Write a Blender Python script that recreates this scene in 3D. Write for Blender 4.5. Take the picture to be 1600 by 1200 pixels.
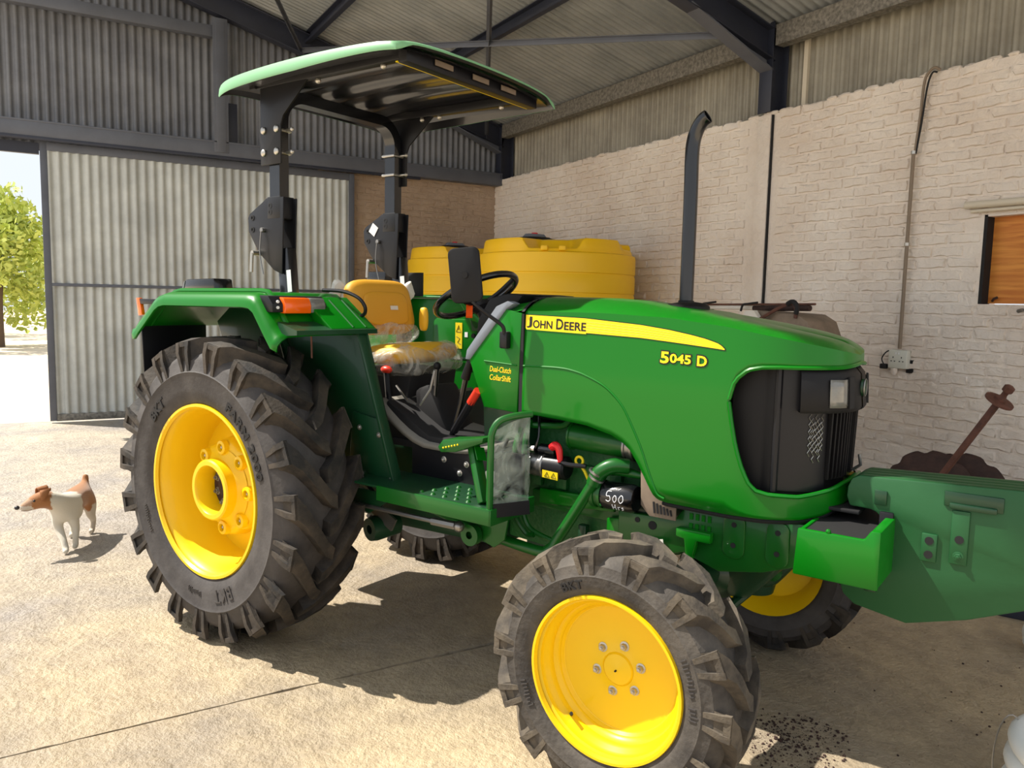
import bpy, bmesh, math, random
from mathutils import Vector, Matrix, noise
random.seed(7)
for o in list(bpy.data.objects): bpy.data.objects.remove(o)
SC = bpy.context.scene
COL = SC.collection
R_ = math.radians

# ---------------------------------------------------------------- camera
cam_d = bpy.data.cameras.new('camera'); cam = bpy.data.objects.new('camera', cam_d); COL.objects.link(cam)
cam_d.sensor_width = 36.0; cam_d.lens = 1230.73 / 1600 * 36.0; cam_d.clip_end = 300
HEAD = 0.4089                                  # tractor heading against the shed's long wall
def cam_basis(yaw, pitch, roll):
    fwd = Vector((math.cos(yaw) * math.cos(pitch), math.sin(yaw) * math.cos(pitch), -math.sin(pitch)))
    right = Vector((math.sin(yaw), -math.cos(yaw), 0)); down = fwd.cross(right)
    r2 = math.cos(roll) * right + math.sin(roll) * down
    d2 = -math.sin(roll) * right + math.cos(roll) * down
    return r2, d2, fwd
r2, d2, fw = cam_basis(2.2025 + HEAD, 0.1047, -0.0216)
cam.matrix_world = Matrix(((r2.x, -d2.x, -fw.x, 3.845), (r2.y, -d2.y, -fw.y, -1.311), (r2.z, -d2.z, -fw.z, 1.4993), (0, 0, 0, 1)))
SC.camera = cam

# ---------------------------------------------------------------- sky, sun, exposure
W = bpy.data.worlds.new('sky'); SC.world = W; W.use_nodes = True
bg = W.node_tree.nodes['Background']; bg.inputs[0].default_value = (0.86, 0.92, 1.0, 1); bg.inputs[1].default_value = 0.88
sun_d = bpy.data.lights.new('sun', 'SUN'); sun_d.energy = 6.8; sun_d.angle = R_(0.6); sun_d.color = (1.0, 0.94, 0.84)
sun = bpy.data.objects.new('sun', sun_d); COL.objects.link(sun)
sun.rotation_euler = Vector((0.50, 0.555, -1.0)).to_track_quat('-Z', 'Y').to_euler()
SC.view_settings.view_transform = 'Standard'; SC.view_settings.look = 'None'
SC.view_settings.gamma = 1.0; SC.view_settings.use_curve_mapping = False
SC.view_settings.exposure = 0.27

# ---------------------------------------------------------------- materials
MATS = {}
def srgb(r, g, b):
    f = lambda c: (c / 255 / 12.92) if c / 255 <= 0.04045 else ((c / 255 + 0.055) / 1.055) ** 2.4
    return (f(r), f(g), f(b), 1)
def mat(name, col, rough=0.5, metal=0.0, coat=0.0, spec=0.5, bump=0.0, bscale=40, var=0.0, vscale=6, var2=None, trans=0.0, alpha=1.0, sub=0.0):
    m = bpy.data.materials.new(name); m.use_nodes = True; nt = m.node_tree; N = nt.nodes; L = nt.links
    b = N['Principled BSDF']; b.inputs['Roughness'].default_value = rough; b.inputs['Metallic'].default_value = metal
    b.inputs['Coat Weight'].default_value = coat; b.inputs['Coat Roughness'].default_value = 0.08
    b.inputs['Specular IOR Level'].default_value = spec; b.inputs['Base Color'].default_value = col
    if trans: b.inputs['Transmission Weight'].default_value = trans
    if alpha < 1: b.inputs['Alpha'].default_value = alpha
    tc = None
    if var or bump:
        tc = N.new('ShaderNodeTexCoord')
    if var:
        n1 = N.new('ShaderNodeTexNoise'); n1.inputs['Scale'].default_value = vscale; n1.inputs['Detail'].default_value = 6; n1.inputs['Roughness'].default_value = 0.62
        L.new(tc.outputs['Object'], n1.inputs['Vector'])
        cr = N.new('ShaderNodeValToRGB'); cr.color_ramp.elements[0].position = 0.36; cr.color_ramp.elements[1].position = 0.66
        c2 = var2 if var2 else tuple(min(1, c * (1 + var)) for c in col[:3]) + (1,)
        c1 = tuple(c * (1 - var) for c in col[:3]) + (1,) if not var2 else col
        cr.color_ramp.elements[0].color = c1; cr.color_ramp.elements[1].color = c2
        L.new(n1.outputs['Fac'], cr.inputs['Fac']); L.new(cr.outputs['Color'], b.inputs['Base Color'])
    if bump:
        n2 = N.new('ShaderNodeTexNoise'); n2.inputs['Scale'].default_value = bscale; n2.inputs['Detail'].default_value = 5
        L.new(tc.outputs['Object'], n2.inputs['Vector'])
        bp = N.new('ShaderNodeBump'); bp.inputs['Strength'].default_value = bump; bp.inputs['Distance'].default_value = 0.02
        L.new(n2.outputs['Fac'], bp.inputs['Height']); L.new(bp.outputs['Normal'], b.inputs['Normal'])
    MATS[name] = m
    return m
mat('green', srgb(3, 108, 12), 0.36, coat=0.2, spec=0.28)
mat('green_frame', srgb(10, 86, 20), 0.4, coat=0.25, spec=0.35)
mat('green_dark', srgb(6, 56, 28), 0.45, coat=0.2)
mat('green_cast', srgb(22, 92, 38), 0.5, bump=0.25, bscale=60)
mat('green_weight', srgb(18, 80, 38), 0.55, bump=0.06, bscale=20)
mat('canopy_green', srgb(126, 182, 136), 0.5, coat=0.2)
mat('canopy_under', srgb(34, 34, 40), 0.28, coat=0.5)
mat('yellow', srgb(240, 198, 12), 0.38, coat=0.2, spec=0.35)
mat('decal_yellow', srgb(255, 222, 10), 0.35)
mat('decal_black', srgb(14, 14, 12), 0.4)
mat('decal_orange', srgb(255, 90, 10), 0.45)
mat('decal_white', srgb(235, 235, 235), 0.5)
mat('warn_yellow', srgb(240, 212, 20), 0.4)
mat('tank_yellow', srgb(252, 200, 14), 0.42, bump=0.03, bscale=8)
mat('black', srgb(16, 16, 21), 0.45, coat=0.05, spec=0.35)
mat('black_gloss', srgb(11, 12, 16), 0.25, coat=0.4)
mat('black_matte', srgb(22, 21, 23), 0.75)
mat('black_plastic', srgb(18, 17, 19), 0.55, spec=0.3)
mat('rubber', srgb(54, 50, 49), 0.72, var=1, vscale=7, var2=srgb(76, 72, 70), bump=0.1, bscale=70)
mat('rubber_lug', srgb(30, 28, 27), 0.75, var=1, vscale=9, var2=srgb(74, 65, 55), bump=0.15, bscale=60)
mat('rubber_dust', srgb(52, 48, 45), 0.8, var=1, vscale=8, var2=srgb(88, 82, 75), bump=0.2, bscale=60)
mat('rubber_dust_lug', srgb(56, 51, 46), 0.85, var=1, vscale=10, var2=srgb(102, 92, 78), bump=0.2, bscale=60)
mat('letter', srgb(22, 20, 20), 0.7)
mat('chrome', srgb(205, 205, 205), 0.22, metal=1.0)
mat('steel', srgb(150, 148, 145), 0.38, metal=0.9)
mat('zinc', srgb(188, 184, 176), 0.35, metal=0.85)
mat('grey_trim', srgb(118, 124, 134), 0.5)
mat('mat_grey', srgb(120, 116, 108), 0.85, bump=0.1)
mat('amber', srgb(255, 104, 6), 0.2, coat=0.6)
mat('lens_clear', srgb(112, 112, 108), 0.12, coat=0.8, var=0.12, vscale=40)
mat('red', srgb(222, 34, 40), 0.4)
mat('red_lever', srgb(214, 52, 30), 0.4)
mat('seat_yellow', srgb(222, 160, 40), 0.55)
mat('seat_yellow2', srgb(240, 186, 40), 0.5)
mat('dirt_orange', srgb(150, 70, 30), 0.9)
mat('concrete_line', srgb(60, 56, 54), 0.95)
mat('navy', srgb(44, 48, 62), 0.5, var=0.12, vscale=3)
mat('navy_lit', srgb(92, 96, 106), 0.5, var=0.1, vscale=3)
mat('galv_dirty', srgb(128, 124, 116), 0.6, metal=0.25, var=0.4, vscale=30)
mat('wood_board', srgb(206, 126, 44), 0.6)
mat('rust', srgb(98, 62, 50), 0.7, var=0.3, vscale=14, bump=0.2)
mat('rust_dark', srgb(62, 42, 36), 0.8, var=0.3, vscale=10, bump=0.2)
mat('tan_metal', srgb(128, 112, 96), 0.7, var=0.2, vscale=6)
mat('sack_white', srgb(226, 220, 210), 0.7)
mat('pipe_cream', srgb(214, 204, 184), 0.5)
mat('conduit', srgb(132, 116, 98), 0.55)
mat('socket', srgb(214, 214, 202), 0.45)
mat('white_plastic', srgb(232, 234, 232), 0.35, bump=0.1, bscale=25)
mat('white_text', srgb(236, 236, 240), 0.6)
mat('bark', srgb(92, 74, 56), 0.9, bump=0.4)
mat('leaf', srgb(190, 200, 96), 0.6, var=0.2, vscale=1.5)
mat('sand', srgb(214, 196, 170), 0.95, var=0.15, vscale=0.8, bump=0.2, bscale=6)
mat('grass_dry', srgb(176, 164, 92), 0.95, var=0.25, vscale=0.5)
def film(name, op, col):
    m = bpy.data.materials.new(name); m.use_nodes = True; nt = m.node_tree; N = nt.nodes; L = nt.links
    b = N['Principled BSDF']; b.inputs['Base Color'].default_value = col; b.inputs['Roughness'].default_value = 0.22
    tr = N.new('ShaderNodeBsdfTransparent'); mx = N.new('ShaderNodeMixShader')
    n = N.new('ShaderNodeTexNoise'); n.inputs['Scale'].default_value = 12; n.inputs['Detail'].default_value = 5
    n.inputs['Distortion'].default_value = 1.6
    tc = N.new('ShaderNodeTexCoord'); L.new(tc.outputs['Object'], n.inputs['Vector'])
    mr = N.new('ShaderNodeMapRange'); mr.inputs[1].default_value = 0.3; mr.inputs[2].default_value = 0.72
    mr.inputs[3].default_value = max(0, op - 0.28); mr.inputs[4].default_value = min(1, op + 0.28)
    L.new(n.outputs['Fac'], mr.inputs[0]); L.new(mr.outputs[0], mx.inputs[0])
    L.new(tr.outputs[0], mx.inputs[1]); L.new(b.outputs[0], mx.inputs[2]); L.new(mx.outputs[0], N['Material Output'].inputs[0])
    bp = N.new('ShaderNodeBump'); bp.inputs['Strength'].default_value = 0.6; bp.inputs['Distance'].default_value = 0.02
    L.new(n.outputs['Fac'], bp.inputs['Height']); L.new(bp.outputs['Normal'], b.inputs['Normal'])
    MATS[name] = m
film('plastic_film', 0.30, srgb(225, 224, 216)); film('guard_pane', 0.30, srgb(196, 208, 196))

def wall_paint(name, c1, c2):
    m = bpy.data.materials.new(name); m.use_nodes = True; nt = m.node_tree; N = nt.nodes; L = nt.links
    b = N['Principled BSDF']; b.inputs['Roughness'].default_value = 0.75
    g = N.new('ShaderNodeNewGeometry')
    n1 = N.new('ShaderNodeTexNoise'); n1.inputs['Scale'].default_value = 1.3; n1.inputs['Detail'].default_value = 7; n1.inputs['Roughness'].default_value = 0.6
    L.new(g.outputs['Position'], n1.inputs['Vector'])
    cr = N.new('ShaderNodeValToRGB'); cr.color_ramp.elements[0].position = 0.35; cr.color_ramp.elements[1].position = 0.65
    cr.color_ramp.elements[0].color = c1; cr.color_ramp.elements[1].color = c2
    L.new(n1.outputs['Fac'], cr.inputs['Fac']); L.new(cr.outputs['Color'], b.inputs['Base Color'])
    n2 = N.new('ShaderNodeTexNoise'); n2.inputs['Scale'].default_value = 16; n2.inputs['Detail'].default_value = 8; n2.inputs['Roughness'].default_value = 0.62; n2.inputs['Distortion'].default_value = 0.6
    L.new(g.outputs['Position'], n2.inputs['Vector'])
    bp = N.new('ShaderNodeBump'); bp.inputs['Strength'].default_value = 0.75; bp.inputs['Distance'].default_value = 0.025
    L.new(n2.outputs['Fac'], bp.inputs['Height']); L.new(bp.outputs['Normal'], b.inputs['Normal'])
    MATS[name] = m
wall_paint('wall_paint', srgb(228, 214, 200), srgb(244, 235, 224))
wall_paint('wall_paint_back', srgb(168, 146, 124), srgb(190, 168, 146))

def sheet_mat(name, c1, c2, metal, rough):
    m = bpy.data.materials.new(name); m.use_nodes = True; nt = m.node_tree; N = nt.nodes; L = nt.links
    b = N['Principled BSDF']; b.inputs['Roughness'].default_value = rough; b.inputs['Metallic'].default_value = metal
    g = N.new('ShaderNodeNewGeometry')
    n1 = N.new('ShaderNodeTexNoise'); n1.inputs['Scale'].default_value = 2.2; n1.inputs['Detail'].default_value = 8; n1.inputs['Roughness'].default_value = 0.65
    L.new(g.outputs['Position'], n1.inputs['Vector'])
    cr = N.new('ShaderNodeValToRGB'); cr.color_ramp.elements[0].position = 0.35; cr.color_ramp.elements[1].position = 0.68
    cr.color_ramp.elements[0].color = c1; cr.color_ramp.elements[1].color = c2
    L.new(n1.outputs['Fac'], cr.inputs['Fac']); L.new(cr.outputs['Color'], b.inputs['Base Color'])
    MATS[name] = m
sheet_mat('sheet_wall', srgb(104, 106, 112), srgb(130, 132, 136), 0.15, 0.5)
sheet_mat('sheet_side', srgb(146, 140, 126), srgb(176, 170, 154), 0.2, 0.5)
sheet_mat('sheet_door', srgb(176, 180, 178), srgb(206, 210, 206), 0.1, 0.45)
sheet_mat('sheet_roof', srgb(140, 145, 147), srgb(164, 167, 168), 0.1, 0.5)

def concrete(name):
    m = bpy.data.materials.new(name); m.use_nodes = True; nt = m.node_tree; N = nt.nodes; L = nt.links
    b = N['Principled BSDF']; b.inputs['Roughness'].default_value = 0.52; b.inputs['Specular IOR Level'].default_value = 0.5
    g = N.new('ShaderNodeNewGeometry')
    def nz(sc, det, ro, dist=0):
        n = N.new('ShaderNodeTexNoise'); n.inputs['Scale'].default_value = sc; n.inputs['Detail'].default_value = det
        n.inputs['Roughness'].default_value = ro; n.inputs['Distortion'].default_value = dist; L.new(g.outputs['Position'], n.inputs['Vector']); return n
    big = nz(0.9, 8, 0.6, 0.4); fine = nz(9, 9, 0.7); pit = nz(38, 4, 0.6)
    cr = N.new('ShaderNodeValToRGB'); e = cr.color_ramp.elements; e[0].position = 0.3; e[1].position = 0.7
    e[0].color = srgb(142, 136, 132); e[1].color = srgb(192, 178, 154)
    k = cr.color_ramp.elements.new(0.5); k.color = srgb(168, 157, 140)
    L.new(big.outputs['Fac'], cr.inputs['Fac'])
    # warm foreground light and cool light towards the doorway, put into the slab colour
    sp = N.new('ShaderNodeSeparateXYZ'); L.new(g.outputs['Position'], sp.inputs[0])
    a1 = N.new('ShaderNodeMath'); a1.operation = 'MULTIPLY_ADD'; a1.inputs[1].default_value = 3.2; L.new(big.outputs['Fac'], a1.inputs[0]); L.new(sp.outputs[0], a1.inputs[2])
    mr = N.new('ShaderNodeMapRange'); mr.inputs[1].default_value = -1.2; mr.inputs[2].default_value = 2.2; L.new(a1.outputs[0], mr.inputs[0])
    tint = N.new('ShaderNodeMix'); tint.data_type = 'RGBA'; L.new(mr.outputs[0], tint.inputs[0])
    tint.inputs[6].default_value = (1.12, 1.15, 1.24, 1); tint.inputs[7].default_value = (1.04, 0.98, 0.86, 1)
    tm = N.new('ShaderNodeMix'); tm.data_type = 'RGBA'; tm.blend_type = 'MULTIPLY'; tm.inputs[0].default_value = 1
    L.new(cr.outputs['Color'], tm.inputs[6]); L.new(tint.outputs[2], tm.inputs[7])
    cf = N.new('ShaderNodeValToRGB'); cf.color_ramp.elements[0].position = 0.32; cf.color_ramp.elements[1].position = 0.7
    cf.color_ramp.elements[0].color = (0.62, 0.60, 0.58, 1); cf.color_ramp.elements[1].color = (1.12, 1.1, 1.06, 1)
    L.new(fine.outputs['Fac'], cf.inputs['Fac'])
    mx = N.new('ShaderNodeMix'); mx.data_type = 'RGBA'; mx.blend_type = 'MULTIPLY'; mx.inputs[0].default_value = 0.85
    L.new(tm.outputs[2], mx.inputs[6]); L.new(cf.outputs['Color'], mx.inputs[7])
    cp = N.new('ShaderNodeValToRGB'); cp.color_ramp.elements[0].position = 0.25; cp.color_ramp.elements[1].position = 0.33
    cp.color_ramp.elements[0].color = (0.3, 0.27, 0.25, 1); cp.color_ramp.elements[1].color = (1, 1, 1, 1)
    L.new(pit.outputs['Fac'], cp.inputs['Fac'])
    m2 = N.new('ShaderNodeMix'); m2.data_type = 'RGBA'; m2.blend_type = 'MULTIPLY'; m2.inputs[0].default_value = 0.8
    L.new(mx.outputs[2], m2.inputs[6]); L.new(cp.outputs['Color'], m2.inputs[7]); L.new(m2.outputs[2], b.inputs['Base Color'])
    ad = N.new('ShaderNodeMath'); ad.operation = 'ADD'; L.new(fine.outputs['Fac'], ad.inputs[0]); L.new(pit.outputs['Fac'], ad.inputs[1])
    bp = N.new('ShaderNodeBump'); bp.inputs['Strength'].default_value = 0.55; bp.inputs['Distance'].default_value = 0.03
    L.new(ad.outputs[0], bp.inputs['Height']); L.new(bp.outputs['Normal'], b.inputs['Normal'])
    MATS[name] = m
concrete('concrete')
# pine board grain
def wood():
    m = MATS['wood_board']; nt = m.node_tree; N = nt.nodes; L = nt.links; b = N['Principled BSDF']
    tc = N.new('ShaderNodeTexCoord'); mp = N.new('ShaderNodeMapping'); mp.inputs['Scale'].default_value = (1.2, 1.2, 14)
    L.new(tc.outputs['Object'], mp.inputs['Vector'])
    n = N.new('ShaderNodeTexNoise'); n.inputs['Scale'].default_value = 2.2; n.inputs['Detail'].default_value = 6; n.inputs['Distortion'].default_value = 0.8
    L.new(mp.outputs[0], n.inputs['Vector'])
    cr = N.new('ShaderNodeValToRGB'); cr.color_ramp.elements[0].position = 0.3; cr.color_ramp.elements[1].position = 0.65
    cr.color_ramp.elements[0].color = srgb(188, 104, 34); cr.color_ramp.elements[1].color = srgb(226, 152, 66)
    L.new(n.outputs['Fac'], cr.inputs['Fac']); L.new(cr.outputs['Color'], b.inputs['Base Color'])
wood()

# ---------------------------------------------------------------- mesh helpers
def frame_for(d):
    d = Vector(d).normalized(); a = Vector((0, 0, 1)) if abs(d.z) < 0.9 else Vector((1, 0, 0))
    u = d.cross(a).normalized(); return u, d.cross(u).normalized()
def catmull(P, n=6, closed=False):
    P = [Vector(p) for p in P]; out = []; m = len(P); rng = range(m if closed else m - 1)
    for i in rng:
        if closed: p0, p1, p2, p3 = P[(i - 1) % m], P[i], P[(i + 1) % m], P[(i + 2) % m]
        else: p0, p1, p2, p3 = P[max(i - 1, 0)], P[i], P[i + 1], P[min(i + 2, m - 1)]
        for k in range(n):
            t = k / n
            out.append(0.5 * ((2 * p1) + (p2 - p0) * t + (2 * p0 - 5 * p1 + 4 * p2 - p3) * t * t + (3 * p1 - p0 - 3 * p2 + p3) * t ** 3))
    if not closed: out.append(P[-1])
    return out
class MB:
    def __init__(s): s.v = []; s.f = []
    def add(s, vs, fs):
        k = len(s.v); s.v += [tuple(x) for x in vs]; s.f += [tuple(i + k for i in f) for f in fs]; return s
    def box(s, c, d, rz=0, rx=0, ry=0, M=None):
        X, Y, Z = d[0] / 2, d[1] / 2, d[2] / 2
        vs = [Vector((x, y, z)) for x in (-X, X) for y in (-Y, Y) for z in (-Z, Z)]
        if M is None:
            from mathutils import Euler
            M = Euler((rx, ry, rz)).to_matrix()
        vs = [M @ v + Vector(c) for v in vs]
        return s.add(vs, [(0, 1, 3, 2), (4, 6, 7, 5), (0, 4, 5, 1), (2, 3, 7, 6), (0, 2, 6, 4), (1, 5, 7, 3)])
    def bar(s, p0, p1, w, h, up=(0, 0, 1)):              # rectangular bar between two points
        p0 = Vector(p0); p1 = Vector(p1); d = (p1 - p0); x = d.normalized(); y = Vector(up).cross(x).normalized(); z = x.cross(y)
        M = Matrix((x, y, z)).transposed()
        return s.box((p0 + p1) / 2, (d.length, w, h), M=M)
    def prism(s, poly, axis, a, b):                       # poly in the two other axes, extruded along axis from a to b
        n = len(poly)
        def pt(p, t): return {'x': (t, p[0], p[1]), 'y': (p[0], t, p[1]), 'z': (p[0], p[1], t)}[axis]
        vs = [pt(p, a) for p in poly] + [pt(p, b) for p in poly]
        fs = [tuple(range(n)), tuple(range(2 * n - 1, n - 1, -1))] + [(i, (i + 1) % n, n + (i + 1) % n, n + i) for i in range(n)]
        return s.add(vs, fs)
    def tube(s, P, r, seg=8, smooth=0, closed=False, caps=True, flat=None):
        P = catmull(P, smooth, closed) if smooth else [Vector(p) for p in P]
        n = len(P); rr = r if isinstance(r, (list, tuple)) else None
        vs = []; pu = None
        for i, p in enumerate(P):
            if closed: t = P[(i + 1) % n] - P[i - 1]
            else: t = P[min(i + 1, n - 1)] - P[max(i - 1, 0)]
            t.normalize()
            if pu is None: u, w = frame_for(t)
            else:
                u = pu - t * pu.dot(t)
                if u.length < 1e-5: u, _ = frame_for(t)
                u.normalize(); w = t.cross(u)
            pu = u
            if rr: q = i / max(n - 1, 1) * (len(rr) - 1); j = min(int(q), len(rr) - 2); rad = rr[j] + (rr[j + 1] - rr[j]) * (q - j)
            else: rad = r
            for k in range(seg):
                a = 2 * math.pi * k / seg; vs.append(p + u * (rad * math.cos(a)) + w * (rad * math.sin(a)))
        fs = []
        m = n if closed else n - 1
        for i in range(m):
            for k in range(seg):
                a = i * seg + k; b = i * seg + (k + 1) % seg; c = ((i + 1) % n) * seg + (k + 1) % seg; d = ((i + 1) % n) * seg + k
                fs.append((a, b, c, d))
        if caps and not closed:
            fs.append(tuple(range(seg - 1, -1, -1))); fs.append(tuple((n - 1) * seg + k for k in range(seg)))
        return s.add(vs, fs)
    def cyl(s, p0, p1, r0, r1=None, seg=16):
        return s.tube([p0, p1], [r0, r0 if r1 is None else r1], seg)
    def lathe(s, prof, o, ax, seg=32, caps=False, a0=0, a1=2 * math.pi, closedp=False):   # prof: (radius, height along axis)
        o = Vector(o); ax = Vector(ax).normalized(); u, w = frame_for(ax); n = len(prof); full = abs(a1 - a0 - 2 * math.pi) < 1e-6
        m = seg if full else seg + 1; vs = []
        for i in range(m):
            a = a0 + (a1 - a0) * i / seg
            for r, h in prof: vs.append(o + ax * h + (u * math.cos(a) + w * math.sin(a)) * r)
        fs = []
        for i in range(seg):
            j = (i + 1) % m
            for k in range(n if closedp else n - 1):
                k2 = (k + 1) % n; fs.append((i * n + k, j * n + k, j * n + k2, i * n + k2))
        if caps:
            fs.append(tuple(i * n for i in range(m))); fs.append(tuple(i * n + n - 1 for i in range(m - 1, -1, -1)))
        return s.add(vs, fs)
    def sphere(s, c, r, seg=10, rings=7, sc=(1, 1, 1)):
        prof = [(max(r * math.sin(math.pi * i / rings), 1e-5), -r * math.cos(math.pi * i / rings)) for i in range(rings + 1)]
        k = len(s.v); s.lathe(prof, (0, 0, 0), (0, 0, 1), seg)
        for i in range(k, len(s.v)):
            v = s.v[i]; s.v[i] = (c[0] + v[0] * sc[0], c[1] + v[1] * sc[1], c[2] + v[2] * sc[2])
        return s
    def grid(s, rows):                                    # rows: list of equal-length lists of points
        n = len(rows[0]); vs = [p for r in rows for p in r]
        return s.add(vs, [(i * n + j, i * n + j + 1, (i + 1) * n + j + 1, (i + 1) * n + j) for i in range(len(rows) - 1) for j in range(n - 1)])
    def xf(s, M):
        s.v = [tuple(M @ Vector(v)) for v in s.v]; return s
    def mirror_y(s):
        s.v = [(x, -y, z) for x, y, z in s.v]; s.f = [tuple(reversed(f)) for f in s.f]; return s
    def mesh(s, name, bevel=0, bseg=2, smooth=35, recalc=True, weld=True, ico=None):
        bm = bmesh.new(); vv = [bm.verts.new(v) for v in s.v]
        for f in s.f:
            try: bm.faces.new([vv[i] for i in f])
            except ValueError: pass
        if weld: bmesh.ops.remove_doubles(bm, verts=bm.verts, dist=1e-5)
        if recalc: bmesh.ops.recalc_face_normals(bm, faces=bm.faces)
        if bevel:
            ed = [e for e in bm.edges if len(e.link_faces) == 2 and e.calc_face_angle(0) > R_(28)]
            bmesh.ops.bevel(bm, geom=ed, offset=bevel, segments=bseg, affect='EDGES', profile=0.5, clamp_overlap=True)
        me = bpy.data.meshes.new(name); bm.to_mesh(me); bm.free()
        if smooth:
            me.shade_smooth(); me.set_sharp_from_angle(angle=R_(smooth))
        return me
    def build(s, name, m, parent=None, **kw):
        return link(name, s.mesh(name, **kw), m, parent)
def link(name, me, m, parent=None, loc=None):
    o = bpy.data.objects.new(name, me); COL.objects.link(o)
    if m is not None and len(me.materials) == 0: me.materials.append(MATS[m])
    if parent is not None: o.parent = parent
    if loc is not None: o.location = loc
    return o
def tag(o, label=None, cat=None, group=None, kind=None):
    if label: o['label'] = label
    if cat: o['category'] = cat
    if group: o['group'] = group
    if kind: o['kind'] = kind
    return o
def empty(name, loc=(0, 0, 0), rz=0):
    o = bpy.data.objects.new(name, None); COL.objects.link(o); o.location = loc; o.rotation_euler = (0, 0, rz); o.empty_display_size = 0.1; return o
def solidify(o, t, off=-1):
    md = o.modifiers.new('thickness', 'SOLIDIFY'); md.thickness = t; md.offset = off; return o
def text_pts(txt, size=1.0, bold=0.0, shear=0.0, spacing=1.0):
    cu = bpy.data.curves.new('lettering', 'FONT'); cu.body = txt; cu.size = size; cu.offset = bold; cu.shear = shear; cu.space_character = spacing
    cu.resolution_u = 3; cu.fill_mode = 'FRONT'; cu.extrude = 0
    o = bpy.data.objects.new('lettering', cu); COL.objects.link(o)
    dg = bpy.context.evaluated_depsgraph_get(); me = bpy.data.meshes.new_from_object(o.evaluated_get(dg))
    vs = [v.co.copy() for v in me.vertices]; fs = [tuple(p.vertices) for p in me.polygons]
    bpy.data.objects.remove(o); bpy.data.curves.remove(cu); bpy.data.meshes.remove(me)
    return vs, fs
def lettering(name, txt, m, parent, fn, width, bold=0.0, shear=0.0, spacing=1.0, height=None, th=0.0):
    """flat print or raised letters: fn maps (x, y, lift) of the text, in metres, onto the surface"""
    vs, fs = text_pts(txt, 1.0, bold, shear, spacing)
    x0 = min(v.x for v in vs); x1 = max(v.x for v in vs); y0 = min(v.y for v in vs); y1 = max(v.y for v in vs)
    kx = width / (x1 - x0); ky = kx if height is None else height / (y1 - y0)
    b = MB(); P = [((v.x - x0) * kx, (v.y - y0) * ky) for v in vs]
    b.add([fn(x, y, th) for x, y in P], fs)
    if th:                                                # side walls for raised letters
        cnt = {}
        for f in fs:
            for i in range(len(f)):
                e = (f[i], f[(i + 1) % len(f)]); cnt[e] = 1
        n = len(P); b.add([fn(x, y, 0) for x, y in P], [])
        b.f += [(a, c, c + n, a + n) for (a, c) in cnt if (c, a) not in cnt]
    return b.build(name, m, parent, smooth=0, recalc=False)
# ================================================================ the shed
def roof_z(y): return 5.1 - 0.278 * (y - 0.685)
YW = 4.458                                       # inner face of the long brick wall
XB = -6.60                                       # inner face of the back wall
Y_OPEN = -2.35                                   # the shed is open towards this side
Y_ROOF = -1.72                                   # unseen roof edge, set back so the sun reaches the tractor
# ground outside
g = MB().box((-5, -10, -0.34), (130, 130, 0.5)).build('ground', 'sand'); tag(g, 'pale sunlit sandy ground outside the shed doorway', 'ground', kind='structure')
# floor: base with two slabs, the joint between them open and chipped
fl = MB().box((-0.9, 0.6, -0.075), (11.6, 8.2, 0.05)).build('floor', 'concrete_line'); tag(fl, 'worn grey and tan concrete floor', 'floor', kind='structure')
def joint_edge(sgn):
    pts = []
    for i in range(171):
        y = -3.5 + 8.2 * i / 170
        w = 0.004 + 0.008 * max(0, min(1, (y + 0.3) / 0.5))
        x = 0.96 - 0.012 * (y + 1.5) + 0.008 * math.sin(y * 2.1)
        pts.append((x + sgn * (w + 0.010 * max(0, noise.noise(Vector((y * 6, sgn * 3.1, 0)))) + 0.006 * noise.noise(Vector((y * 23, sgn, 5)))), y))
    return pts
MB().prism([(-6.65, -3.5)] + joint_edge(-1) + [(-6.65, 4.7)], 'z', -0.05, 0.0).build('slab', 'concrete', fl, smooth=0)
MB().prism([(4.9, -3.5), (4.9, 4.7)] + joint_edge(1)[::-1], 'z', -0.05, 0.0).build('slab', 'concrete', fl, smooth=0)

# ---- corrugated sheet
def sheet(p0, U, V, nc, nrm, h0, h1, pitch=0.09, amp=0.013, per=8, rows=1):
    U = Vector(U); V = Vector(V); nrm = Vector(nrm); p0 = Vector(p0); cols = []
    for i in range(nc * per + 1):
        u = i * pitch / per
        s_ = math.sin(2 * math.pi * i / per); s_ = max(-1, min(1, 1.35 * s_))
        a = h0(u) if callable(h0) else h0; b = h1(u) if callable(h1) else h1
        cols.append([p0 + U * u + V * (a + (b - a) * k / rows) + nrm * (amp * s_) for k in range(rows + 1)])
    return MB().grid(cols)

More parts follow.
